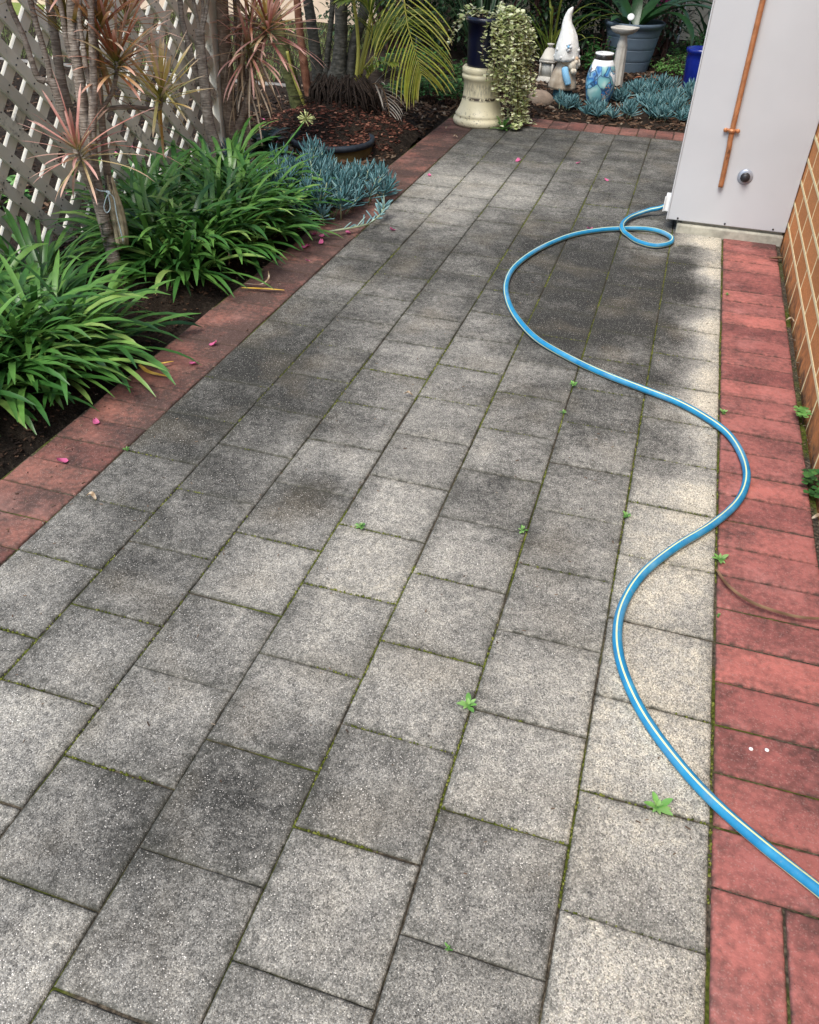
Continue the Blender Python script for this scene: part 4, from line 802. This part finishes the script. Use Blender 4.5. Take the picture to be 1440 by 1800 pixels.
frond([(-2.2625, 4.9018, 1.6142), (-2.1423, 4.8571, 1.1613), (-2.0567, 4.7816, 0.8658), (-2.0022, 4.7387, 0.6405), (-1.9374, 4.7196, 0.4808), (-1.8953, 4.713, 0.3758)], 21, .40, 'palmy', wid=.025, ang=58, droop=34, gap=.42, sidedir=(1, .15, 0))
frond([(-2.3592, 4.8155, 0.1928), (-2.277, 4.831, 0.3623), (-2.2106, 4.8821, 0.551), (-2.14, 4.9273, 0.6431), (-2.0387, 5.0193, 0.6705)], 18, .26, 'palm', wid=.017, gap=.35)
frond([(-2.3522, 4.8182, 0.1929), (-2.259, 4.7802, 0.3387), (-2.1818, 4.7557, 0.4057), (-2.0932, 4.7374, 0.4271)], 13, .20, 'palm', wid=.016, gap=.3)
frond([(-2.3389, 4.8033, 0.1898), (-2.2329, 4.7602, 0.2852), (-2.1641, 4.7501, 0.2693), (-2.1198, 4.7348, 0.1764), (-2.0896, 4.7181, 0.0471)], 16, .19, 'palmd', 'withered_frond', wid=.010, ang=62, gap=.3, droop=55, sidedir=(1, -.25, 0))
frond([(-2.3615, 4.8225, 0.2083), (-2.2645, 4.7443, 0.4708), (-2.2105, 4.6992, 0.6174), (-2.2448, 4.6446, 0.7384), (-2.3305, 4.586, 0.7532)], 16, .24, 'palm', wid=.017, gap=.4)
frond([(-2.3638, 4.9634, 0.3365), (-2.2475, 5.2008, 0.5117), (-2.1603, 5.2968, 0.572), (-2.0285, 5.3921, 0.5366)], 18, .26, 'palm', wid=.016, gap=.35)
for i in range(9):
    a = i*40+random.uniform(-12, 12); L = random.uniform(.9, 1.3); b = TC+Vector((.0, .2, 1.5+random.uniform(0, .4))); d = Vector((math.cos(R(a)), math.sin(R(a)), 0))
    if abs(math.atan2(d.x+.3, -d.y)) < .0: continue
    frond([b, b+d*L*.35+Vector((0, 0, .35)), b+d*L*.75+Vector((0, 0, .35)), b+d*L+Vector((0, 0, .1))], 26, .36, 'palm', wid=.02)
# ======================= PEDESTAL, POTS, ORNAMENTS =======================
PC = Vector((-1.64, 5.30, 0))
pd = thing('pedestal', 'cream glazed round pedestal with chipped paint holding the navy pot', 'pedestal', PC)
t = NT('chipped_cream_glaze'); n = t.noise(18, 5, .7); sz = t.n('ShaderNodeSeparateXYZ'); t.set(sz.inputs[0], t.obj); z = sz.outputs['Z']
band = t.math('MULTIPLY', t.rng(t.math('ABSOLUTE', t.math('SUBTRACT', z, .168)), .016, .004), t.rng(t.noise(26, 4, .7), .44, .50))
grime = t.math('MULTIPLY', t.rng(t.math('ABSOLUTE', t.math('SUBTRACT', z, .225)), .05, .01), t.rng(t.noise(30, 4, .8, vec=t.scaled((3, 3, .5))), .45, .62))
spk = t.math('MULTIPLY', t.rng(t.noise(60, 4, .7), .59, .64), t.rng(z, .13, .05))
c = t.mix(t.rng(n, .4, .7, 0, .4), (.74, .68, .47), (.60, .53, .34)); c = t.mix(t.math('MULTIPLY', grime, .9), c, (.16, .14, .11)); c = t.mix(t.math('MAXIMUM', band, t.math('MULTIPLY', spk, .85)), c, (.05, .035, .025))
mb = MB(); mb.lathe([(.172, 0), (.180, .012), (.182, .028), (.176, .042), (.166, .047), (.166, .058), (.168, .066), (.160, .076), (.145, .10), (.130, .14), (.122, .19), (.120, .235), (.124, .272), (.132, .280), (.137, .290), (.137, .304), (.130, .311), (.132, .316), (.137, .324), (.136, .345), (.128, .354), (.11, .356), (.10, .34), (0, .34)], 64, PC)
mb.build('body', t.done(c, .42, .5), pd)
np_ = thing('navy_pot', 'tall navy blue glazed pot standing on the cream pedestal', 'pot', PC+Vector((0, 0, .343)))
mb = MB(); mb.lathe([(.095, .343), (.105, .350), (.108, .365), (.113, .50), (.117, .60), (.128, .605), (.132, .62), (.130, .635), (.118, .64), (.112, .63), (.105, .55), (0, .55)], 48, PC); mb.build('body', M['navy'], np_)
mb = MB(); mb.lathe([(.106, .590), (.10, .605), (0, .612)], 30, PC); mb.build('potting_soil', M['soil'], np_)
t = thing('trailing_jade', 'trailing variegated cream and green plant hanging from the navy pot', 'plant', PC+Vector((0, 0, .6))); lb = MB(); sb = MB()
view = Vector((.30, -.95, 0))
def strand(p0, az, L, rise, back=0):
    p = Vector(p0); d = Vector((math.cos(az), math.sin(az), rise)).normalized(); pts = [p.copy()]; ds = .02
    for i in range(int(L/ds)):
        d = (d+Vector((random.uniform(-.15, .15), random.uniform(-.15, .15), -.26))).normalized(); p = p+d*ds
        c2 = Vector((p.x-PC.x, p.y-PC.y, 0)); rad = .142+(.05 if p.z < .10 else 0)
        if c2.length < rad and p.z < .62: c2 = c2.normalized()*(rad+random.random()*.03); p.x = PC.x+c2.x; p.y = PC.y+c2.y
        if p.z < .03: p.z = .03; d.z = abs(d.z)*.2
        pts.append(p.copy())
    sb.tube(pts, .0018, 5)
    for q in pts[2:]:
        for k in range(2):
            a = random.uniform(0, 6.28); lb.leaf(q+Vector((random.uniform(-.006, .006), random.uniform(-.006, .006), random.uniform(-.006, .006))), math.degrees(a), random.uniform(-30, 50), random.uniform(.021, .032), random.uniform(.019, .027), 20, 4, .15, prof=lambda t: .25+.9*math.sin(math.pi*min(.97, t*.9+.1)), extra=0)
for i in range(84):
    az = R(random.gauss(10, 33)); strand(PC+Vector((.05+math.cos(az)*.05, math.sin(az)*.07, .62)), az, random.choice([.3, .42, .52, .62, .70, .76])*random.uniform(.7, 1.12), random.uniform(.1, 2.2))
for i in range(22):
    az = R(random.uniform(-40, 160)); strand(PC+Vector((math.cos(az)*.06, math.sin(az)*.06, .62)), az, random.uniform(.12, .24), random.uniform(.8, 2.6))
for i in range(34):
    az = R(random.gauss(0, 55)); strand(PC+Vector((.05+math.cos(az)*.06, math.sin(az)*.07, .63)), az, random.uniform(.2, .46), random.uniform(-.1, .5))
strand(PC+Vector((-.1, -.06, .63)), R(215), .24, .6)
for i in range(5): strand(PC+Vector((.2, .0, .25)), R(-25+i*7), .34, .1)
lb.build('leaves', M['jade'], t); sb.build('stems', M['stem'], t)

# garden statue
GC = Vector((-1.225, 6.33, 0)); GX = Vector((math.cos(R(-20)), math.sin(R(-20)), 0))
gz = Matrix.Translation(GC) @ Matrix.Rotation(R(-20), 4, 'Z') @ Matrix.Diagonal((.87, .87, 1, 1))
gs = thing('garden_statue', 'weathered garden gnome statue with a tall white pointed hat', 'statue', GC)
mb = MB(); mb.lathe([(.074, -.03), (.077, .0), (.073, .05), (.071, .085), (.0, .09)], 32, GC); mb.build('base', mat_plain('teal_paint', (.025, .085, .105), .7, .3, 0, .3), gs)
def blob(mb, prof, xf, n=28, c=(0, 0, 0), mat=0): mb.lathe(prof, n, (0, 0, 0), c, mat, tilt=xf)
sph = lambda r, k=9: [(r*math.sin(math.pi*i/k), -r*math.cos(math.pi*i/k)) for i in range(k+1)]
mb = MB(); blob(mb, [(.10, .075), (.128, .082), (.130, .098), (.118, .14), (.10, .19), (.075, .235), (.055, .262), (.04, .28), (0, .285)], gz @ Matrix.Translation((-.012, 0, 0)) @ Matrix.Diagonal((1.0, .85, 1, 1)), 36)
t = NT('weathered_cloak'); mbk = t.ramp(t.noise(12, 4), [(.3, (.20, .15, .10)), (.55, (.42, .35, .26)), (.75, (.60, .54, .44))]); t.bump(t.noise(16, 3, vec=t.scaled((1, 1, .3))), .6, .01); mb.build('cloak', t.done(mbk, .7, .3), gs)
mb = MB(); mb.tube(spline([gz @ Vector(p) for p in ((.035, -.085, .235), (.06, -.098, .19), (.085, -.095, .145), (.092, -.09, .125))], 5), [.020]+[.026]*9+[.024]*4+[.02]*2, 12); mb.build('sleeve', mat_plain('pale_blue_paint', (.22, .46, .66), .6, .3, 0, .15), gs)
skin = mat_plain('tan_painted_face', (.55, .38, .24), .6, .3, 0, .2)
mb = MB(); blob(mb, sph(.068), gz @ Matrix.Translation((.028, -.01, .285)) @ Matrix.Diagonal((1, .95, .85, 1))); blob(mb, sph(.018), gz @ Matrix.Translation((.10, -.02, .293)) @ Matrix.Diagonal((1.3, 1, 1, 1)))
blob(mb, sph(.017), gz @ Matrix.Translation((.03, -.075, .282))); mb.build('head', skin, gs)
mb = MB()
for y in (-.045, .028): blob(mb, sph(.007), gz @ Matrix.Translation((.082, y, .305)))
mb.build('eyes', M['rubber'], gs)
mb = MB(); blob(mb, sph(.055), gz @ Matrix.Translation((.075, -.012, .255)) @ Matrix.Diagonal((.75, 1.0, 1.0, 1)))
for i in range(10): blob(mb, sph(.02, 6), gz @ Matrix.Translation((.075+random.uniform(-.01, .035), random.uniform(-.06, .035), .255+random.uniform(-.05, .03))), 10)
mb.build('beard', mat_plain('cream_beard_paint', (.66, .60, .48), .7, .3, 0, .25), gs)
mb = MB(); hp_ = [(.095, 0), (.107, .005), (.108, .02), (.104, .06), (.094, .11), (.078, .16), (.058, .205), (.042, .245), (.032, .28), (.028, .305), (.022, .33), (.012, .345), (0, .35)]
vs0 = len(mb.v); blob(mb, hp_, gz @ Matrix.Translation((0.0, -.005, .272)) @ Matrix.Rotation(R(-4), 4, 'Y'), 36)
mb.v = [tuple(Vector(v)+GX*(-.02*max(0, min(1, (v[2]-.45)/.08))+.055*max(0, (v[2]-.52)/.1)**1.5*.6) + Vector((0, 0, .004*math.sin(v[0]*120+v[1]*90)))) for v in mb.v]
for i in range(10):
    a = R(-150+i*30); blob(mb, sph(.011, 6), gz @ Matrix.Translation((.106*math.cos(a), -.005+.106*math.sin(a), .30+.05*(i % 2))), 8)
hat = mb.build('hat', mat_plain('worn_white_paint', (.70, .70, .66), .55, .35, 0, .18, 30, .5, 30), gs)
mb = MB(); fc = gz @ Vector((.058, -.092, .375))
for i in range(5):
    a = i*1.2566; blob(mb, sph(.012, 6), Matrix.Translation(fc+(gz.to_3x3() @ Vector((.02*math.cos(a)*.8, -.006, .02*math.sin(a))))), 8)
blob(mb, sph(.011, 6), Matrix.Translation(fc+(gz.to_3x3() @ Vector((0, -.012, 0)))), 10, mat=1); mb.build('hat_flower', [mat_plain('white_flower_paint', (.68, .70, .70), .6, .3), bpy.data.materials['pale_blue_paint']], hat)

# painted vase
VC = Vector((-.945, 6.30, 0)); vz = thing('painted_vase', 'white vase painted with blue and teal swirls and a dark neck band', 'vase', VC)
t = NT('painted_swirls'); wv = t.noise(7, 2, .5); mv = t.n('ShaderNodeVectorMath', operation='ADD'); t.set(mv.inputs[0], t.obj)
nn = t.n('ShaderNodeTexNoise'); t.set(nn.inputs['Vector'], t.obj); nn.inputs['Scale'].default_value = 6; sc_ = t.n('ShaderNodeVectorMath', operation='SCALE'); t.set(sc_.inputs[0], nn.outputs['Color']); sc_.inputs['Scale'].default_value = .26; t.set(mv.inputs[1], sc_.outputs[0])
vd = t.vor(11, vec=mv.outputs[0]); ve = t.vor(11, 'DISTANCE_TO_EDGE', vec=mv.outputs[0]); vc = t.n('ShaderNodeSeparateColor'); t.set(vc.inputs[0], t.vor(11, vec=mv.outputs[0], out='Color'))
petal = t.ramp(vd, [(0, (.62, .80, .84)), (.35, (.10, .38, .58)), (.6, (.02, .12, .38)), (.8, (.30, .55, .62))]); tealp = t.ramp(vd, [(0, (.55, .72, .68)), (.4, (.22, .48, .48)), (.7, (.10, .28, .34))])
c = t.mix(t.rng(vc.outputs[0], .82, .84), petal, (.80, .84, .84)); c = t.mix(t.rng(vc.outputs[1], .64, .66), c, tealp); c = t.mix(t.math('MULTIPLY', t.rng(ve, .05, .02), .9), c, (.02, .05, .13))
dot = t.math('MULTIPLY', t.rng(t.vor(70), .35, .25), t.rng(vc.outputs[2], .70, .74)); c = t.mix(dot, c, (.60, .28, .10))
sz = t.n('ShaderNodeSeparateXYZ'); t.set(sz.inputs[0], t.obj); c = t.mix(t.rng(sz.outputs['Z'], .262, .275), c, (.78, .80, .80))
mb = MB(); mb.lathe([(.07, -.01), (.082, .01), (.098, .06), (.110, .12), (.111, .16), (.104, .21), (.090, .255), (.074, .292), (.0665, .305)], 48, VC); mb.build('body', t.done(c, .3, .5), vz)
mb = MB(); mb.lathe([(.0675, .303), (.069, .308), (.066, .33), (.0655, .336), (.06, .336)], 40, VC); mb.build('neck_band', mat_plain('dark_silver_lustre', (.10, .10, .10), .25, .5, .8), vz)
mb = MB(); mb.lathe([(.066, .334), (.069, .338), (.069, .345), (.062, .348), (.012, .346), (.010, .335), (0, .334)], 40, VC); mb.build('lip', mat_plain('white_glaze', (.78, .80, .78), .3, .5, 0, .05), vz)
# birdbath
BC = Vector((-.88, 7.0, 0)); bd = thing('birdbath', 'cream pillar birdbath with a scalloped square bowl before the grey pot', 'birdbath', BC); q = MB()
def fl(n, r, z, amp=.0, k=4, ph=0): return [Vector((BC.x+(r*(1+amp*math.cos(k*2*math.pi*i/n)))*math.cos(2*math.pi*i/n+ph), BC.y+(r*(1+amp*math.cos(k*2*math.pi*i/n)))*math.sin(2*math.pi*i/n+ph), z)) for i in range(n)]
def loft(mb, rings):
    n = len(rings[0]); mb.add([p for r in rings for p in r], [(i*n+k, i*n+(k+1) % n, (i+1)*n+(k+1) % n, (i+1)*n+k) for i in range(len(rings)-1) for k in range(n)]+[tuple(range(n-1, -1, -1)), tuple((len(rings)-1)*n+k for k in range(n))])
loft(q, [fl(48, r, z, a, 8) for r, z, a in ((.050, -.02, .06), (.050, .02, .06), (.045, .16, .06), (.040, .285, .06), (.040, .30, .0), (.042, .31, .0), (.036, .335, 0), (.028, .37, 0), (.030, .385, 0), (.038, .39, 0))]); q.build('pillar', M['whitest'], bd)
q = MB(); loft(q, [fl(64, r, z, a, 4, .5) for r, z, a in ((.035, .385, 0), (.07, .395, .05), (.095, .41, .10), (.106, .43, .12), (.108, .437, .12), (.101, .438, .10), (.09, .432, .05), (.02, .426, 0))]); q.build('bowl', M['whitest'], bd)
# lantern
LC = Vector((-1.45, 6.95, 0)); ln = thing('garden_lantern', 'small weathered white lantern behind the garden statue', 'lantern', LC)
def sq(mb, prof, c0, rot=.6, n=4):
    loft(mb, [[Vector((c0.x+r*math.cos(rot+2*math.pi*i/n), c0.y+r*math.sin(rot+2*math.pi*i/n), z)) for i in range(n)] for r, z in prof])
q = MB(); sq(q, [(.10, .0), (.10, .03), (.085, .045), (.085, .055)], LC); sq(q, [(.085, .155), (.092, .165), (.09, .175)], LC)
for i in range(4):
    a = .6+i*math.pi/2; p = LC+Vector((.074*math.cos(a), .074*math.sin(a), 0)); q.tube([p+Vector((0, 0, .05)), p+Vector((0, 0, .16))], .009, 4)
q.build('frame', M['whitest'], ln); q = MB(); sq(q, [(.062, .055), (.062, .156)], LC); q.build('pane', mat_plain('frosted_pane', (.42, .42, .38), .3, .5), ln)
q = MB(); sq(q, [(.092, .175), (.075, .195), (.045, .25), (.025, .265)], LC); q.build('roof', M['whitest'], ln); q = MB(); q.lathe([(.02, .265), (.014, .275), (.03, .285), (.03, .292), (0, .295)], 16, LC); q.build('finial', M['whitest'], ln)
# stones
def stone(x, y, s, label, mat='stone', name='stone'):
    mb = MB(); n = 16; vs = []
    for j in range(9):
        for i in range(n):
            th = math.pi*j/8; a = 2*math.pi*i/n; d = Vector((math.sin(th)*math.cos(a), math.sin(th)*math.sin(a), math.cos(th))); k = 1+.16*noise.noise(d*1.6+Vector((x*9, y*7, 0)))
            vs.append((x+d.x*s[0]*k, y+d.y*s[1]*k, s[2]*.25+d.z*s[2]*k))
    mb.add(vs, [(j*n+i, j*n+(i+1) % n, (j+1)*n+(i+1) % n, (j+1)*n+i) for j in range(8) for i in range(n)]); tag(mb.build(name, M[mat]), label, 'stone')
stone(-1.36, 6.12, (.10, .08, .075), 'rounded brown stone in front of the garden statue')
stone(-2.72, 4.9, (.035, .03, .03), 'small pale stone on the mulch left of the palm', 'whitest')
for x, y, lb in ((-.72, 7.35, 'broken terracotta shard lying before the grey pot, left one'), (-.60, 7.38, 'broken terracotta shard lying before the grey pot, right one')):
    mb = MB(); n = 8; a0 = random.uniform(0, 6)
    vs = [(x+.07*(i/n-.5)*1.4, y+.02*j+.012*random.random(), .012+.025*math.sin(math.pi*i/n)*(1-.3*j)+.008*k) for k in range(2) for j in range(3) for i in range(n+1)]; mfs = []
    for k in range(2):
        for j in range(2):
            for i in range(n): b = k*3*(n+1)+j*(n+1)+i; mfs.append((b, b+1, b+n+2, b+n+1) if k else (b, b+n+1, b+n+2, b+1))
    for i in range(n): mfs += [(i, i+1, 3*(n+1)+i+1, 3*(n+1)+i), (2*(n+1)+i+1, 2*(n+1)+i, 5*(n+1)+i, 5*(n+1)+i+1)]
    mb.add(vs, mfs); tag(mb.build('terracotta_shard', M['terra']), lb, 'shard')
# grey pot with strap plant
GP = Vector((-.865, 7.83, 0)); gp = thing('grey_planter', 'large slate grey ribbed plastic planter in the back bed', 'planter', GP)
mb = MB(); pr = [(.17, -.03), (.172, .0)]
for i in range(1, 13):
    z = .38*i/12; r = .172+.075*i/12; pr += [(r, z-.005), (r, z-.003)]+([(r-.003, z-.001), (r-.003, z+.001), (r, z+.003), (r+.001, z+.005)] if i % 3 == 0 and i < 12 else [])
pr += [(.249, .35), (.256, .352), (.258, .365), (.262, .368), (.264, .385), (.258, .395), (.246, .393), (.238, .36), (.23, .33), (0, .335)]
mb.lathe(pr, 56, GP); mb.build('body', M['gpot'], gp); mb = MB(); mb.lathe([(.235, .345), (.15, .355), (0, .36)], 30, GP); mb.build('potting_soil', M['soil'], gp)
sp_ = thing('strap_lily', 'big strap leaved lily arching out of the grey planter', 'plant', GP+Vector((0, 0, .34)))
flat_ = lambda t: (min(1, .8+t))*(1 if t < .72 else max(.12, 1-((t-.72)/.28)**2))
mb = MB()
for az, el, L, wd, dr in ((-14, 40, .98, .115, 125), (-32, 42, .72, .10, 150), (8, 44, .95, .10, 130), (172, 30, .62, .11, 70), (188, 42, .78, .10, 90), (155, 52, .7, .10, 100), (95, 60, .6, .09, 70), (60, 50, .7, .10, 85), (-120, 40, .34, .08, 75), (-22, 62, .62, .09, 175), (203, 24, .55, .10, 55), (125, 50, .6, .09, 90), (30, 45, .7, .10, 95)):
    mb.leaf(GP+Vector((math.cos(R(az))*.05, math.sin(R(az))*.05, .34)), az, el, L, wd, dr, 16, .22, rnd=random.uniform(.2, .75), prof=flat_, side=random.uniform(-10, 10))
mb.build('leaves', M['strap'], sp_)
pt = thing('plant_tag', 'round white plant tag stuck in the grey planter', 'tag', GP+Vector((-.03, -.17, .34))); p = pt.location
mb = MB(); mb.tube([p+Vector((0, 0, 0)), p+Vector((0, -.005, .085))], .006, 8); mb.build('spike', M['gpot'], pt)
mb = MB(); mb.lathe([(0, 0), (.028, 0), (.030, .003), (.028, .006), (0, .006)], 24, tilt=Matrix.Translation(p+Vector((0, -.008, .10))) @ Matrix.Rotation(R(58), 4, 'X')); mb.build('disc', M['white'], pt)
# cobalt pot
CP = Vector((-.245, 7.12, 0)); bp = thing('cobalt_pot', 'tall cobalt blue glazed pot partly behind the cabinet', 'pot', CP)
mb = MB(); mb.lathe([(.10, -.02), (.105, .0), (.115, .12), (.122, .24), (.120, .275), (.128, .285), (.134, .30), (.132, .315), (.122, .318), (.108, .312), (.10, .28), (0, .27)], 48, CP); mb.build('body', M['blue'], bp)
mb = MB(); mb.lathe([(.106, .275), (0, .285)], 24, CP); mb.build('potting_soil', M['soil'], bp)
# poles and magenta cloth at the back fence
pw = [(-0.5045, 9.1992, 0.0816), (-0.5001, 9.2993, 0.4441), (-0.5123, 9.3991, 0.723)]
mb = MB(); mb.tube(pw, .011, 10); tag(mb.build('white_pole', M['white']), 'thin white pole leaning at the back fence', 'pole')
mb = MB(); n = 12; o_ = Vector((-0.7324, 9.6962, 0.3464))
for s_ in (0, 1):
    pass
vs = [(o_.x-.13+.26*i/n, o_.y+.03*math.sin(i*1.9)+k*.03, o_.z-.02+.6*j/4) for k in range(2) for j in range(5) for i in range(n+1)]; W_ = n+1; fcs = []
for k in range(2):
    for j in range(4):
        for i in range(n): b = k*5*W_+j*W_+i; fcs.append((b, b+1, b+W_+1, b+W_))
for i in range(n): fcs += [(i, i+1, 5*W_+i+1, 5*W_+i)]
mb.add(vs, fcs); ch = thing('folded_chair', 'folded magenta fabric chair leaning on the back fence', 'chair', (o_.x, o_.y, 0)); mb.build('seat_fabric', M['magenta'], ch)
mb = MB()
for dx in (-.15, .15): mb.tube([(o_.x+dx, o_.y-.08, 0), (o_.x+dx*.95, o_.y+.05, o_.z+.7)], .011, 8)
mb.build('frame', M['rubber'], ch)

# ======================= GROUND COVER AND SHRUBS =======================
def fern(x, y, label, area, n, mat, s=.03, h=.16, name='leafy_herb', cat='plant', group=None):
    t = thing(name, label, cat, (x, y, 0), group); lb = MB(); sb = MB()
    for i in range(n):
        r = math.sqrt(random.random()); a = random.uniform(0, 6.28); p = Vector((x+area[0]*r*math.cos(a), y+area[1]*r*math.sin(a), soil_z(x, y)))
        top = p+Vector((random.uniform(-.05, .05), random.uniform(-.05, .05), h*(1.1-.6*r*r)*random.uniform(.6, 1.1))); sb.tube([p, p.lerp(top, .5), top], .0016, 4)
        for k in range(7): lb.leaf(p.lerp(top, random.uniform(.55, 1)), random.uniform(0, 360), random.uniform(-10, 40), s*random.uniform(.7, 1.3), s*.6, 40, 4, .2, prof=oval)
    if n < 30: lb.add(sb.v, sb.f, sb.c, 1); lb.build('foliage', [M[mat], M['stem']], t)
    else: lb.build('leaves', M[mat], t); sb.build('stems', M['stem'], t)
    return t
fern(-2.15, 5.95, 'low green leafy herb between the palm and the pedestal', (.36, .30), 240, 'mid', .034, .13)
fern(-2.45, 6.5, 'taller dark green herb behind the palm frond tip', (.35, .3), 160, 'mid', .036, .22)
fern(-1.85, 6.4, 'dark green leafy herb behind the cream pedestal', (.25, .3), 120, 'mid', .034, .24)
fern(-.42, 7.75, 'bright green leafy weed patch beside the grey planter', (.20, .25), 110, 'weed', .03, .16)
fern(-.2, 8.2, 'green leafy plant below the back fence', (.3, .3), 110, 'mid', .05, .3)
fern(-1.1, 7.5, 'dark leafy plant between the statue and the grey planter', (.15, .25), 60, 'mid', .05, .25)
fern(-2.66, 4.0, 'small dark broad leaved plant at the foot of the brown trunks', (.08, .10), 9, 'dark', .10, .14)
for x, y, lb in ((-3.3, 2.0, 'small broad leaved plant seen through the lattice, nearest'), (-3.4, 2.6, 'small broad leaved plant seen through the middle of the lattice'), (-3.2, 3.1, 'small broad leaved plant seen through the lattice by the trunks'), (-3.9, 3.0, 'broad leaved plant well behind the lattice')):
    fern(x, y, lb, (.16, .16), 22, 'weed', .06, .14, group='plants behind the lattice')
def shrub(x, y, h, w_, label, n, mat='dark', s=.07, wide=.5, name='shrub'):
    t = thing(name, label, 'shrub', (x, y, 0), 'dark shrubs at the back of the garden'); lb = MB(); sb = MB(); tips = []
    for i in range(9):
        a = random.uniform(0, 6.28); q = Vector((x+w_*.5*math.cos(a)*random.random(), y+w_*.5*math.sin(a)*random.random(), h*random.uniform(.4, .85)))
        b = Vector((x+random.uniform(-.06, .06), y+random.uniform(-.06, .06), -.03)); sb.tube(spline([b, b.lerp(q, .5)+Vector((random.uniform(-.06, .06), random.uniform(-.06, .06), 0)), q], 4), [.018-.0012*k for k in range(9)], 6)
    cl = [(Vector((x+w_*random.gauss(0, .26), y+w_*random.gauss(0, .26), h*random.uniform(.12, 1))), random.uniform(.10, .2)) for _ in range(40)]
    for i in range(n):
        c_, r_ = random.choice(cl); p = c_+Vector((random.gauss(0, r_*.6), random.gauss(0, r_*.6), random.gauss(0, r_*.6)))
        if p.z < .02: continue
        lb.leaf(p, random.uniform(0, 360), random.uniform(-40, 60), s*random.uniform(.6, 1.3), s*wide*random.uniform(.7, 1.2), 50, 4, .25, prof=oval)
    lb.build('crown', M[mat], t); sb.build('trunk', M['stem'], t)
shrub(-3.0, 7.6, 1.3, .9, 'dense dark shrub behind the palm fronds', 2600)
shrub(-2.25, 7.7, 1.3, .9, 'dense dark shrub behind the navy pot, left of it', 2600)
shrub(-1.6, 7.9, 1.25, .8, 'dense dark shrub straight behind the trailing plant', 2400)
shrub(-1.2, 8.6, 1.2, .8, 'dark shrub behind the gnome statue', 2400)
shrub(-.65, 8.8, .85, .5, 'dark shrub behind the grey planter', 1000, s=.06)
shrub(-3.5, 8.6, 1.7, 1.0, 'dark shrub in front of the rendered wall', 2400)
shrub(-2.6, 8.8, 1.7, 1.0, 'tall dark shrub in the far left corner', 2400)
shrub(-1.9, 9.2, 1.7, .9, 'tall dark shrub far behind the pedestal', 2000)
# grassy strap plants
def tussock(x, y, label, n, L, wid, mat, el=(50, 85), droop=80, group='grassy plants in the back bed'):
    t = thing('grassy_plant', label, 'plant', (x, y, 0), group); mb = MB()
    for i in range(n): mb.leaf((x+random.uniform(-.05, .05), y+random.uniform(-.05, .05), -.01), random.uniform(0, 360), random.uniform(*el), L*random.uniform(.7, 1.1), wid, random.uniform(.5, 1.1)*droop, 9, .3, rnd=random.random())
    mb.build('leaves', M[mat], t)
tussock(-2.0, 6.85, 'upright dark grassy plant left of the navy pot', 60, .75, .02, 'dark', (62, 88), 30)
tussock(-1.5, 7.4, 'arching grassy plant between the trailing plant and the statue', 30, .75, .018, 'palm', (55, 85), 120)
tussock(-.15, 8.6, 'arching dark grassy plant behind the cobalt pot', 26, .6, .03, 'strap', (45, 80), 90)
# unseen tree added overhead, out of frame, to shade the back bed
sh = thing('added_shade_tree', 'unseen tall leafy tree added to shade the back of the garden', 'tree', (-2.9, 9.0, 0)); sb = MB(); lb = MB()
base = Vector((-2.9, 9.0, 0)); sb.tube(spline([base, base+Vector((.1, 0, 1.2)), base+Vector((.2, -.1, 2.6))], 6), [.13-.003*i for i in range(13)], 12)
for i in range(12):
    a = random.uniform(0, 6.28); q = Vector((-1.0+1.5*math.cos(a)*random.random()**.5, 8.0+1.6*math.sin(a)*random.random()**.5, random.uniform(2.7, 3.6))); b = base+Vector((.2, -.1, 2.4))
    sb.tube(spline([b, b.lerp(q, .5)+Vector((0, 0, .25)), q], 5), [.05-.004*k for k in range(11)], 7)
cl = [Vector((-1.0+1.9*random.uniform(-1, 1), 8.3+2.0*random.uniform(-1, 1), random.uniform(2.5, 3.7))) for _ in range(80)]
for i in range(8500):
    c_ = random.choice(cl); lb.leaf(c_+Vector((random.gauss(0, .25), random.gauss(0, .25), random.gauss(0, .16))), random.uniform(0, 360), random.uniform(-50, 40), random.uniform(.09, .17), .07, 40, 3, .2, prof=oval)
lb.build('crown', M['dark'], sh); sb.build('trunk', M['dtrunk2'], sh)
